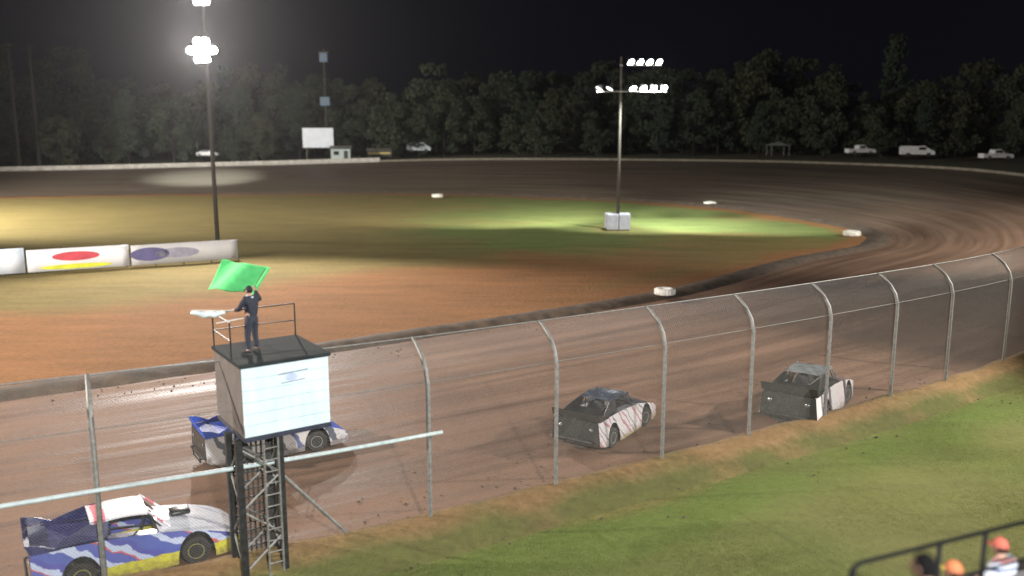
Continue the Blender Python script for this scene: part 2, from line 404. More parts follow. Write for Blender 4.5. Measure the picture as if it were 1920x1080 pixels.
tag(build('grass_verge', bm, VERGE, smooth=True), kind='structure')

# turf blades on the verge (one mass)
rng = np.random.default_rng(7)
n = 1000000
bx_ = rng.uniform(-14, 34, n); by_ = rng.uniform(13, 48, n)
fi = np.clip(((by_ + 16) / .8).astype(int), 0, H_ - 1); fj = np.clip(((bx_ + 62) / .8).astype(int), 0, W_ - 1)
vis = (np.abs(bx_) < by_ * .62) & (sd[fi, fj] < 0) & (dF[fi, fj] > 1.2)
dens = np.array([mnoise.noise(Vector((x * .35, y * .35, 2))) for x, y in zip(bx_[vis], by_[vis])])
kk = rng.uniform(0, 1, dens.size) < (.55 + dens * .6) * np.clip((dF[fi, fj][vis] - 1.0) / 2.0, .1, 1)
bx_, by_ = bx_[vis][kk], by_[vis][kk]; n = bx_.size
hgt = rng.uniform(.025, .065, n); wd = rng.uniform(.006, .014, n); an = rng.uniform(0, 6.283, n); ln = rng.uniform(-.04, .04, (n, 2))
V = np.zeros((n, 3, 3)); V[:, 0, 0] = bx_ - np.cos(an) * wd; V[:, 0, 1] = by_ - np.sin(an) * wd
V[:, 1, 0] = bx_ + np.cos(an) * wd; V[:, 1, 1] = by_ + np.sin(an) * wd
V[:, 2, 0] = bx_ + ln[:, 0]; V[:, 2, 1] = by_ + ln[:, 1]; V[:, 2, 2] = hgt; V[:, :2, 2] = -.03
def tri_mesh(name, V, nv):
    me = bpy.data.meshes.new(name); k = V.shape[0]
    me.vertices.add(k * nv); me.vertices.foreach_set('co', V.reshape(-1).astype(np.float32))
    me.loops.add(k * nv); me.loops.foreach_set('vertex_index', np.arange(k * nv, dtype=np.int32))
    me.polygons.add(k); me.polygons.foreach_set('loop_start', np.arange(0, k * nv, nv, dtype=np.int32)); me.polygons.foreach_set('loop_total', np.full(k, nv, np.int32))
    me.update(calc_edges=True); me.validate(); return me
GRASS = mat('grass_blade', (.24, .25, .085), (.15, .175, .05), .8, .8, spec=.2)
nt = GRASS.node_tree; tr = nn(nt, 'ShaderNodeBsdfTranslucent'); tr.inputs[0].default_value = (.2, .24, .07, 1); ms = nn(nt, 'ShaderNodeMixShader'); ms.inputs[0].default_value = .45
nt.links.new(nt.nodes['Principled BSDF'].outputs[0], ms.inputs[1]); nt.links.new(tr.outputs[0], ms.inputs[2]); nt.links.new(ms.outputs[0], nt.nodes['Material Output'].inputs['Surface'])
tag(link('grass', tri_mesh('grass', V, 3), GRASS), 'short worn green turf on the verge between stands and fence', 'grass', kind='stuff')

# loose clay clods thrown against the outer bank and the inner ridge
rc = np.random.default_rng(3); qs = []
ico = bmesh.new(); bmesh.ops.create_icosphere(ico, subdivisions=1, radius=1); iv = np.array([v.co[:] for v in ico.verts]); itri = np.array([[v.index for v in f.verts] for f in ico.faces]); ico.free()
for crv, side, lo, hi, cnt in ((OD, 1, 2, 300, 380), (OD, -1, -1.7, 300, 220), (ID, -1, 0, 330, 350)):
    for _ in range(cnt):
        k = rc.integers(60, hi); dd = crv[k + 1] - crv[k]; nv_ = np.array([-dd[1], dd[0]]) / np.hypot(dd[0], dd[1])
        o_ = abs(rc.normal()) * (1.6 if side > 0 else 1.0)
        if crv is OD: off = .75 + o_ if side > 0 else -1.0 - o_ * 1.3
        else: off = -1.0 - o_
        sz = .018 + .05 * rc.uniform() ** 3; t_ = rc.uniform()
        p_ = np.array([crv[k][0] + dd[0] * t_ + nv_[0] * off, crv[k][1] + dd[1] * t_ + nv_[1] * off, .03 + sz * .3])
        vv = iv * sz * rc.uniform(.6, 1.2, (12, 3)) * np.array([1, 1, .7]) + p_
        qs.append(vv[itri])
tag(link('clay_clods', tri_mesh('clay_clods', np.concatenate(qs), 3), CLAY), 'loose clay clods along the edges of the dirt track', 'clods', kind='stuff')

# ------------------------------------------------------------------ catch fence
def fence_at(s, off=0.0):
    x = np.interp(s, od_len, OD[:, 0]); y = np.interp(s, od_len, OD[:, 1]); z = np.interp(s, od_len, OD[:, 2])
    e_ = .5; x2 = np.interp(s + e_, od_len, OD[:, 0]); y2 = np.interp(s + e_, od_len, OD[:, 1])
    d = Vector((x2 - x, y2 - y)).normalized(); nrm = Vector((-d.y, d.x))
    return Vector((x + nrm.x * off, y + nrm.y * off, z)), d, nrm
PROF = [(0.0, .45), (0.0, 4.35), (.12, 4.75), (.38, 5.1), (.75, 5.38), (.98, 5.48)]    # inward lean, height
PL = [0.0]
for a, b_ in zip(PROF[:-1], PROF[1:]): PL.append(PL[-1] + math.hypot(b_[0] - a[0], b_[1] - a[1]))
def fence_pt(s, h, off=-.16):
    o = np.interp(h, PL, [p[0] for p in PROF]); z = np.interp(h, PL, [p[1] for p in PROF])
    p, d, nrm = fence_at(s, off + o); p.z += z; return p
def s_of_u(u):
    best = None
    for s in np.arange(od_len[40], od_len[NS * 7 * 5], .1):
        p, _, _ = fence_at(s, -.16)
        if p.y < 8: continue
        uu = 960 + FPX * p.x / (p.y * math.cos(PITCH) + (CAM_H - .6) * math.sin(PITCH))
        if best is None or abs(uu - u) < best[0]: best = (abs(uu - u), s)
    return best[1]
post_s = [s_of_u(u) for u in (805, 1042, 1243, 1404, 1545, 1668, 1772, 1880)]
gap = (post_s[3] - post_s[0]) / 3
post_s += [post_s[-1] + 4.6 * k for k in (1, 2, 3)]
post_s += [post_s[0] - gap * k for k in (1, 2, 3, 4)]
S0, S1 = min(post_s), max(post_s)
fence = empty('catch_fence', fence_at((S0 + S1) / 2)[0])
tag(fence, 'tall chain link catch fence with inward curved steel posts along the outer bank', 'fence')
def local(bm, root):
    bmesh.ops.translate(bm, vec=-Vector(root.location), verts=bm.verts); return bm
for s in sorted(post_s):
    bm = bmesh.new()
    q0 = fence_pt(s, 0); q0.z = .1
    tube(bm, [q0] + [fence_pt(s, h) for h in PL], [.064] * 4 + [.06, .056, .052], 10)
    build('fence_post', local(bm, fence), GALV, fence, angle=40)
# wires as thin triangular prisms
segs = []
hs = [0, 1.5, 3.0, PL[1], PL[2], PL[3], PL[4], PL[5]]
sp_ = .085
sg = np.arange(S0 - 6, S1 + 6, .5)
def wire_grid(ss, hh):
    x = np.interp(ss, od_len, OD[:, 0]); y = np.interp(ss, od_len, OD[:, 1]); z = np.interp(ss, od_len, OD[:, 2])
    x2 = np.interp(ss + .5, od_len, OD[:, 0]); y2 = np.interp(ss + .5, od_len, OD[:, 1])
    dx, dy = x2 - x, y2 - y; l = np.hypot(dx, dy); nx, ny = -dy / l, dx / l
    o = np.interp(hh, PL, [p[0] for p in PROF]) - .10; zz = np.interp(hh, PL, [p[1] for p in PROF])
    return np.stack([x + nx * o, y + ny * o, z + zz], -1), np.stack([nx, ny, np.zeros_like(nx)], -1)
def wires(rad=.0028):
    quads = []
    for sgn in (1, -1):
        s0 = np.arange(S0 - PL[-1], S1 + PL[-1], sp_)
        for a, b_ in zip(hs[:-1], hs[1:]):
            sa = s0 + sgn * a; sb = s0 + sgn * b_
            okk = (sa > S0) & (sa < S1) & (sb > S0) & (sb < S1)
            pa, na = wire_grid(sa[okk], np.full(okk.sum(), a)); pb, nb = wire_grid(sb[okk], np.full(okk.sum(), b_))
            d = pb - pa; d /= np.linalg.norm(d, axis=1)[:, None]
            t = np.cross(d, na); t /= np.linalg.norm(t, axis=1)[:, None]
            c = [na * rad, (-na * .5 + t * .87) * rad, (-na * .5 - t * .87) * rad]
            for k in range(3):
                quads.append(np.stack([pa + c[k], pa + c[(k + 1) % 3], pb + c[(k + 1) % 3], pb + c[k]], 1))
    return np.concatenate(quads)
Q = wires() - np.array(fence.location)[None, None, :]
link('wire_mesh', tri_mesh('wire_mesh', Q, 4), GALV, fence)
bm = bmesh.new()
tube(bm, [fence_pt(s, PL[-1]) for s in np.arange(S0, S1, 1.0)] + [fence_pt(S1, PL[-1])], .024, 6)
build('top_cable', local(bm, fence), GALV, fence, True)
bm = bmesh.new()
tube(bm, [fence_pt(s, PL[1] + .05, -.04) for s in np.arange(S0, S1, 1.0)], .012, 6)
build('tension_cable', local(bm, fence), GALV, fence, True)
# stout mid rail of the bays round the flag stand
PALEPIPE = mat('pale_painted_pipe', (.5, .58, .57), (.36, .42, .42), 6, .45)
bm = bmesh.new()
hr = 2.55
tube(bm, [fence_pt(s, hr, -.28) for s in np.linspace(S0, post_s[0] + .35, 12)], .055, 10)
build('mid_rail', local(bm, fence), PALEPIPE, fence, True)

# ------------------------------------------------------------------ flag stand
FD = math.atan2(.56, .83)                       # along the fence
fs_base = P(490, 1100)
stand = empty('flag_stand', (fs_base.x, fs_base.y, 0), FD)
tag(stand, 'flag stand with a white sign panel on dark lattice posts at the fence', 'flag stand')
DECK = PY(480, 660, fs_base.y + .9).z
STW, STD = 2.15, 2.2                            # deck size along and across the fence
SX, SY = .84, .95                              # deck centre, local
for sx_ in (-.5, .5):
    for sy_ in (-.4, .4):
        bm = bmesh.new(); box(bm, (sx_ + .12, sy_ + .35, (DECK - 1.9) / 2), (.16, .16, DECK - 1.9), bevel=.01)
        box(bm, (sx_ + .12, sy_ + .35, .03), (.3, .3, .06), bevel=.01)
        build('post', bm, DARKSTEEL, stand)
bm = bmesh.new()
for sy_ in (-.4, .4):
    z = .5; k = 0
    while z < DECK - 2.6:
        a, c = (-.38, .62) if k % 2 == 0 else (.62, -.38)
        tube(bm, [(a, sy_ + .35, z), (c, sy_ + .35, z + .8)], .028, 6); z += .8; k += 1
for sx_ in (-.38, .62):
    z = .5; k = 0
    while z < DECK - 2.6:
        a, c = (-.05, .75) if k % 2 == 0 else (.75, -.05)
        tube(bm, [(sx_, a, z), (sx_, c, z + .8)], .028, 6); z += .8; k += 1
build('cross_brace', bm, GALV, stand)
bm = bmesh.new()
tube(bm, [(.2, -.13, .0), (.2, -.13, DECK - 1.9)], .025, 6); tube(bm, [(.56, -.13, 0), (.56, -.13, DECK - 1.9)], .025, 6)
for k in range(int((DECK - 2.1) / .3)): tube(bm, [(.2, -.13, .3 + k * .3), (.56, -.13, .3 + k * .3)], .016, 6)
build('ladder', bm, GALV, stand)
bm = bmesh.new()                               # dark expanded-metal infill of the column
for k in range(8):
    xx = -.33 + k * .126; box(bm, (xx, .78, (DECK - 2.0) / 2), (.045, .02, DECK - 2.0))
for k in range(int((DECK - 2.0) / .22)): box(bm, (.12, .765, .1 + k * .22), (.9, .008, .04))
build('mesh_infill', bm, DARKSTEEL, stand)
bm = bmesh.new()
for k in range(7):
    yy = -.02 + k * .125; box(bm, (.63, yy, (DECK - 2.0) / 2), (.02, .04, DECK - 2.0))
build('mesh_infill', bm, DARKSTEEL, stand)
bm = bmesh.new(); tube(bm, [(.75, .3, 2.7), (2.9, .5, .1)], .05, 8)
build('stay', bm, GALV, stand)
SIGNW = mat('white_sign_panel', (.6, .7, .74), (.5, .6, .65), 1.4, .45, stretch=(2.5, 1, .5))
PNL = mat('shaded_side_panel', (.13, .11, .1), (.09, .075, .065), 3, .7)  # shade of the unlit end is put into this dark brown
DECKM = mat('dark_deck_boards', (.03, .036, .036), (.018, .021, .021), 3, .9, stretch=(1, 9, 1), spec=.15)
PH = 1.72
z0 = DECK - PH - .108
x0, x1 = SX - STW / 2, SX + STW / 2; y0, y1 = SY - STD / 2, SY + STD / 2
bm = bmesh.new()                               # ribbed sign face, 7 courses
for k in range(6):
    box(bm, (SX, y0, z0 + (k + .5) * PH / 6), (STW, .035, PH / 6 - .022), bevel=.008)
box(bm, (SX, y0 + .028, z0 + PH / 2), (STW, .03, PH))
sign = build('sign_panel', bm, SIGNW, stand)
INK = mat('faded_ink', (.16, .19, .24), (.3, .34, .4), 9, .6)
INK2 = mat('pale_blue_ink', (.36, .42, .66), (.5, .55, .72), 9, .6)
def flat(name, pts, y, th, m, parent):          # small raised shape on the sign face
    bm = bmesh.new(); vs = [bm.verts.new((p[0], y, p[1])) for p in pts]; f = bm.faces.new(vs)
    r = bmesh.ops.extrude_face_region(bm, geom=[f]); bmesh.ops.translate(bm, vec=(0, -th, 0), verts=[g for g in r['geom'] if isinstance(g, bmesh.types.BMVert)])
    return build(name, bm, m, parent)
ex, ez = SX + .12, z0 + PH - .36
flat('emblem', [(ex - .32, ez + .1), (ex + .42, ez + .13), (ex + .42, ez + .1), (ex - .32, ez + .07)], y0 - .016, .006, INK, sign)
flat('emblem', [(ex + .16 * math.cos(t), ez - .02 + .085 * math.sin(t)) for t in np.linspace(0, 2 * math.pi, 20, endpoint=False)], y0 - .016, .006, INK2, sign)
flat('emblem', [(ex - .26, ez - .13), (ex + .34, ez - .1), (ex + .34, ez - .125), (ex - .26, ez - .155)], y0 - .016, .006, INK, sign)
bm = bmesh.new()
for xx in (x0, x1): box(bm, (xx, SY + .02, z0 + PH / 2), (.04, STD - .06, PH), bevel=.006)
box(bm, (SX, y1, z0 + PH / 2), (STW, .04, PH), bevel=.006)
build('side_panel', bm, PNL, stand)
bm = bmesh.new(); box(bm, (SX, SY, DECK - .06), (STW + .12, STD + .12, .09), bevel=.012)
build('deck', bm, DECKM, stand)
bm = bmesh.new(); box(bm, (SX, SY, z0 - .06), (STW + .06, STD + .06, .1), bevel=.012)
build('floor_frame', bm, mat('navy_frame', (.03, .035, .06), (.02, .022, .03), 4, .5), stand)
bm = bmesh.new()
RT = DECK + .85
for (xx, yy) in ((x0, y0 + .75), (x0, y1), (x1, y1), (SX, y1)):
    tube(bm, [(xx, yy, DECK - .02), (xx, yy, RT)], .02, 6)
tube(bm, [(x0, y0 + .75, RT), (x0, y1, RT), (x1, y1, RT)], .02, 6); tube(bm, [(x0, y0 + .75, RT - .45), (x0, y1, RT - .45), (x1, y1, RT - .45)], .015, 6)
build('guard_rail', bm, DARKSTEEL, stand)

# ------------------------------------------------------------------ people
def skinmesh(verts, edges, rad, root=0, sub=2):
    me = bpy.data.meshes.new('sk'); me.from_pydata([tuple(v) for v in verts], edges, [])
    o = bpy.data.objects.new('sk', me); COL.objects.link(o)
    sk = o.modifiers.new('s', 'SKIN'); ss = o.modifiers.new('u', 'SUBSURF'); ss.levels = sub; ss.render_levels = sub
    for i, r_ in enumerate(rad):
        d = me.skin_vertices[0].data[i]; d.radius = (r_, r_) if not isinstance(r_, tuple) else r_; d.use_root = (i == root)
    dg = bpy.context.evaluated_depsgraph_get(); dg.update()
    ev = o.evaluated_get(dg); nm = bpy.data.meshes.new_from_object(ev)
    bpy.data.objects.remove(o); bpy.data.meshes.remove(me)
    return nm
SKIN = mat('skin', (.5, .3, .22), (.42, .24, .17), 9, .55)
def hand(bm, wrist, direc, palm_n, side, curl=.6, s=1.0):
    d = Vector(direc).normalized(); n = Vector(palm_n).normalized(); n = (n - d * n.dot(d)).normalized(); t = d.cross(n).normalized() * side
    w0 = Vector(wrist)
    tube(bm, [w0, w0 + d * .03 * s, w0 + d * .085 * s], [.026 * s, .034 * s, .036 * s], 8)
    for k, (off, ln_) in enumerate(((-.03, .07), (-.01, .082), (.011, .076), (.03, .06))):
        p = w0 + d * .085 * s + t * off * s; pts = [p - d * .02 * s]; a = .2
        for j in range(3):
            pts.append(pts[-1] + (d * math.cos(a) + n * math.sin(a)) * (ln_ * s * (.55, .42, .3)[j])); a += curl
        tube(bm, pts, [.0095 * s, .0095 * s, .0085 * s, .007 * s], 6)
    p = w0 + d * .03 * s - t * .028 * s
    tube(bm, [p, p + (-t * .6 + d * .6 + n * .3) * .035 * s, p + (-t * .5 + d * .9 + n * .8) * .06 * s], [.013 * s, .011 * s, .009 * s], 6)
def head(bm, c, yaw=0.0, tilt=0.0):
    t = bmesh.new(); bmesh.ops.create_uvsphere(t, u_segments=20, v_segments=14, radius=1)
    for v in t.verts:
        x, y, z = v.co
        v.co = Vector((x * .076 * (1 - .22 * max(0, -z)), y * .096 + (.012 if y > 0 and z < 0 else 0), z * .118))
    for sx_ in (-1, 1):
        q = bmesh.new(); bmesh.ops.create_uvsphere(q, u_segments=8, v_segments=6, radius=.013); bmesh.ops.translate(q, vec=(sx_ * .031, .083, .012), verts=q.verts); merge(t, q)
        q = bmesh.new(); bmesh.ops.create_uvsphere(q, u_segments=8, v_segments=6, radius=.026); bmesh.ops.scale(q, vec=(.35, .7, 1.15), verts=q.verts); bmesh.ops.translate(q, vec=(sx_ * .077, -.004, 0), verts=q.verts); merge(t, q)
    tube(t, [(0, .088, .018), (0, .112, -.022), (0, .092, -.032)], [.008, .015, .01], 8)
    tube(t, [(-.024, .086, -.058), (0, .098, -.06), (.024, .086, -.058)], [.004, .009, .004], 6)
    bmesh.ops.transform(t, matrix=Matrix.Translation(c) @ Matrix.Rotation(yaw, 4, 'Z') @ Matrix.Rotation(tilt, 4, 'X'), verts=t.verts)
    merge(bm, t)
def person(label, loc, rz, J, cloth, pants, cap=None, hair=(.03, .02, .015), cap2=None, yaw=0.0, tilt=0.0, group=None, curl=(.7, .7), hdir=None):
    o = empty('person', loc, rz); tag(o, label, 'person', group)
    names = list(J); idx = {k: i for i, k in enumerate(names)}
    E_ = [('pel', 'spi'), ('spi', 'che'), ('che', 'nec'), ('nec', 'hd')]
    for s in 'RL':
        E_ += [('che', 'sh' + s), ('sh' + s, 'el' + s), ('el' + s, 'wr' + s), ('pel', 'hi' + s), ('hi' + s, 'kn' + s), ('kn' + s, 'an' + s), ('an' + s, 'to' + s)]
    RAD = dict(pel=(.15, .12), spi=(.145, .11), che=(.165, .115), nec=.062, hd=.06)
    for s in 'RL': RAD.update({'sh' + s: .072, 'el' + s: .048, 'wr' + s: .03, 'hi' + s: .1, 'kn' + s: .066, 'an' + s: .044, 'to' + s: .036})
    nm = skinmesh([J[k] for k in names], [(idx[a], idx[b_]) for a, b_ in E_], [RAD[k] for k in names], idx['pel'])
    bm = bmesh.new(); bm.from_mesh(nm); bpy.data.meshes.remove(nm)
    hc = Vector(J['hd']) + Vector((0, .015, .07)); head(bm, hc, yaw, tilt)
    for k, s in enumerate('RL'):
        d = Vector(J['wr' + s]) - Vector(J['el' + s])
        if hdir and s in hdir: d = Vector(hdir[s])
        hand(bm, J['wr' + s], d, (0, .2, -1) if abs(d.normalized().z) < .8 else (0, 1, 0), 1 if s == 'R' else -1, curl[k])
    build('body', bm, SKIN, o, True)
    def garment(name, keys, extra, m, over={}):
        ix = {k: i for i, k in enumerate(keys)}
        ed = [(ix[a], ix[b_]) for a, b_ in E_ if a in ix and b_ in ix]
        rr_ = []
        for k in keys:
            r_ = over.get(k, RAD[k]); rr_.append(tuple(x + extra for x in r_) if isinstance(r_, tuple) else r_ + extra)
        g = skinmesh([J[k] for k in keys], ed, rr_, 0); link(name, g, m, o, True)
    if cloth: garment('jacket', ['pel', 'spi', 'che', 'nec', 'shR', 'elR', 'wrR', 'shL', 'elL', 'wrL', 'hiR', 'hiL'], .022, cloth, {'nec': .05, 'hiR': .085, 'hiL': .085})
    if pants: garment('trousers', ['pel', 'spi', 'hiR', 'knR', 'anR', 'hiL', 'knL', 'anL'], .02, pants, {'pel': (.145, .12), 'spi': (.12, .09)})
    bm = bmesh.new()
    for s in 'RL':
        a, t_ = Vector(J['an' + s]), Vector(J['to' + s]); d = (t_ - a); d.z = 0; d.normalize(); lowz = min(a.z, t_.z) - .04
        tube(bm, [Vector((a.x, a.y, lowz + .05)) - d * .07, Vector((a.x, a.y, lowz + .06)), Vector((t_.x, t_.y, lowz + .045)), Vector((t_.x, t_.y, lowz + .035)) + d * .07], [.04, .052, .046, .028], 8)
    build('shoes', bm, RUBBER, o, True)
    M = Matrix.Translation(hc) @ Matrix.Rotation(yaw, 4, 'Z') @ Matrix.Rotation(tilt, 4, 'X')
    bm = bmesh.new(); t = bmesh.new(); bmesh.ops.create_uvsphere(t, u_segments=20, v_segments=14, radius=1)
    for v in t.verts: v.co = Vector((v.co.x * .084, v.co.y * .104 - .008, v.co.z * .124 + .006))
    bmesh.ops.delete(t, geom=[v for v in t.verts if (v.co.y > .045 and v.co.z < .05) or v.co.z < -.07], context='VERTS')
    bmesh.ops.transform(t, matrix=M, verts=t.verts); merge(bm, t); build('hair', bm, mat('hair', hair, None, 20, .9, bump=.6, spec=.15), o, True)
    if cap:
        bm = bmesh.new(); t = bmesh.new(); bmesh.ops.create_uvsphere(t, u_segments=20, v_segments=14, radius=1)
        for v in t.verts: v.co = Vector((v.co.x * .091, v.co.y * .111 - .005, max(v.co.z, .12) * .135))
        bmesh.ops.transform(t, matrix=M, verts=t.verts); merge(bm, t)
        co = build('cap', bm, cap, o, True)
        bm = bmesh.new(); rows = []
        for a in np.linspace(-1.0, 1.0, 9):
            rows.append([M @ Vector((.088 * math.sin(a), .1 * math.cos(a), .03)), M @ Vector((.082 * math.sin(a), .1 * math.cos(a) + .075 * math.cos(a * .9), .012 - .01 * abs(a)))])
        sheet(bm, rows); solidify(bm, .005); build('brim', bm, cap2 or cap, co, True)
    return o
NAVY = mat('navy_cloth', (.022, .025, .04), (.012, .013, .022), 14, .85, bump=.3)
DENIM = mat('dark_denim', (.03, .035, .05), (.018, .02, .03), 20, .9, bump=.3)
PALEBLUE = mat('pale_blue_cloth', (.45, .52, .62), (.35, .41, .5), 10, .85)
Jf = dict(pel=(0, 0, .95), spi=(0, .01, 1.15), che=(0, .0, 1.38), nec=(0, .02, 1.52), hd=(0, .03, 1.58),
          shR=(.18, 0, 1.44), elR=(.4, .06, 1.34), wrR=(.37, .2, 1.58), shL=(-.19, .02, 1.42), elL=(-.3, .12, 1.2), wrL=(-.2, .36, 1.13),
          hiR=(.1, 0, .9), knR=(.13, .05, .5), anR=(.14, -.01, .09), toR=(.17, .13, .045), hiL=(-.1, 0, .9), knL=(-.14, .04, .5), anL=(-.17, -.01, .09), toL=(-.22, .12, .045))
rot = Matrix.Rotation(FD, 3, 'Z')
fpos = Vector(stand.location) + rot @ Vector((x0 + .62, SY - .1, DECK - .012))
FYAW = R(62)
flagman = person('flag man in dark jacket standing on the flag stand with one arm raised', fpos, FYAW, Jf, NAVY, DENIM,
                 cap=mat('black_cap', (.015, .015, .018), None, 10, .8), hdir={'R': (.0, .1, 1), 'L': (.1, 1, -.1)}, curl=(1.1, 1.0))
bm = bmesh.new()
def ptf(v): return fpos + Matrix.Rotation(FYAW, 3, 'Z') @ Vector(v) * .94
flagman.scale = (.94,) * 3
tube(bm, [(.075 * math.cos(a), .02 + .08 * math.sin(a), 1.5 + .02 * math.sin(a)) for a in np.linspace(0, 6.28, 17)], .03, 8)
build('scarf', bm, PALEBLUE, flagman, True)
# green flag in his raised hand
hp = ptf((.37, .21, 1.67))
gflag = empty('green_flag', hp); tag(gflag, 'bright green flag on a stick waved above the flag man', 'flag')
sdir = Vector((.5, -.25, .7)).normalized()
bm = bmesh.new(); tube(bm, [-sdir * .15, sdir * .62], .011, 8)
build('stick', bm, TIMBER, gflag)
bm = bmesh.new(); rows = []
fdir = Vector((-.96, .2, .12)).normalized()
for i in range(21):
    a = i / 20; r = []
    for j in range(29):
        q = j / 28
        p = sdir * (-.28 + .9 * a) * 1.05 + fdir * (1.3 * q - .12) + Vector((0, 0, -.16 * q * q + .12 * q + .02)) + Vector((.1, .9, .15)) * (.11 * math.sin(7.5 * q + 1.6 * a) * q ** .5) + Vector((0, 0, 1)) * (.05 * math.sin(11 * q + 3 * a) * q)
        r.append(p)
    rows.append(r)
sheet(bm, rows); solidify(bm, .004)
build('flag_cloth', bm, mat('green_flag_cloth', (.13, .68, .22), (.1, .56, .17), 5, .7), gflag, True)
# rolled white flag held low over the rail
hl = ptf((-.18, .43, 1.11))
rflag = empty('rolled_flag', hl); tag(rflag, 'rolled white flag held low over the left rail of the flag stand', 'flag')
rd = Vector((-.97, -.2, .05)).normalized()
bm = bmesh.new(); tube(bm, [-rd * .18, rd * 1.0], .012, 8); build('stick', bm, mat('pale_wood', (.75, .7, .6), None, 8, .5), rflag)
bm = bmesh.new(); pts = []; rads = []
for k in range(15):
    q = k / 14; pts.append(rd * (.2 + .82 * q) + Vector((0, 0, -.05 - .05 * math.sin(q * 3.1) + .012 * math.sin(q * 17)))); rads.append(.03 + .05 * math.sin(q * 3.0 + .1) + .01 * math.sin(q * 23))
tube(bm, pts, rads, 10); build('flag_cloth', bm, mat('white_flag_cloth', (.75, .8, .8), (.6, .66, .68), 8, .7), rflag, True)
# white rod added on the rail, stands in for its glint
bm = bmesh.new(); tube(bm, [(0, 0, 0), (.62, .1, .1)], .012, 8)
so = build('rail_glint', bm, mat('rail_glint_white', (.8, .78, .74), None, 8, .5)); so.location = Vector(stand.location) + rot @ Vector((x0 - .3, y0 + .78, RT + .03))
tag(so, 'thin white rod added as the glint on the left rail of the flag stand', 'stick')

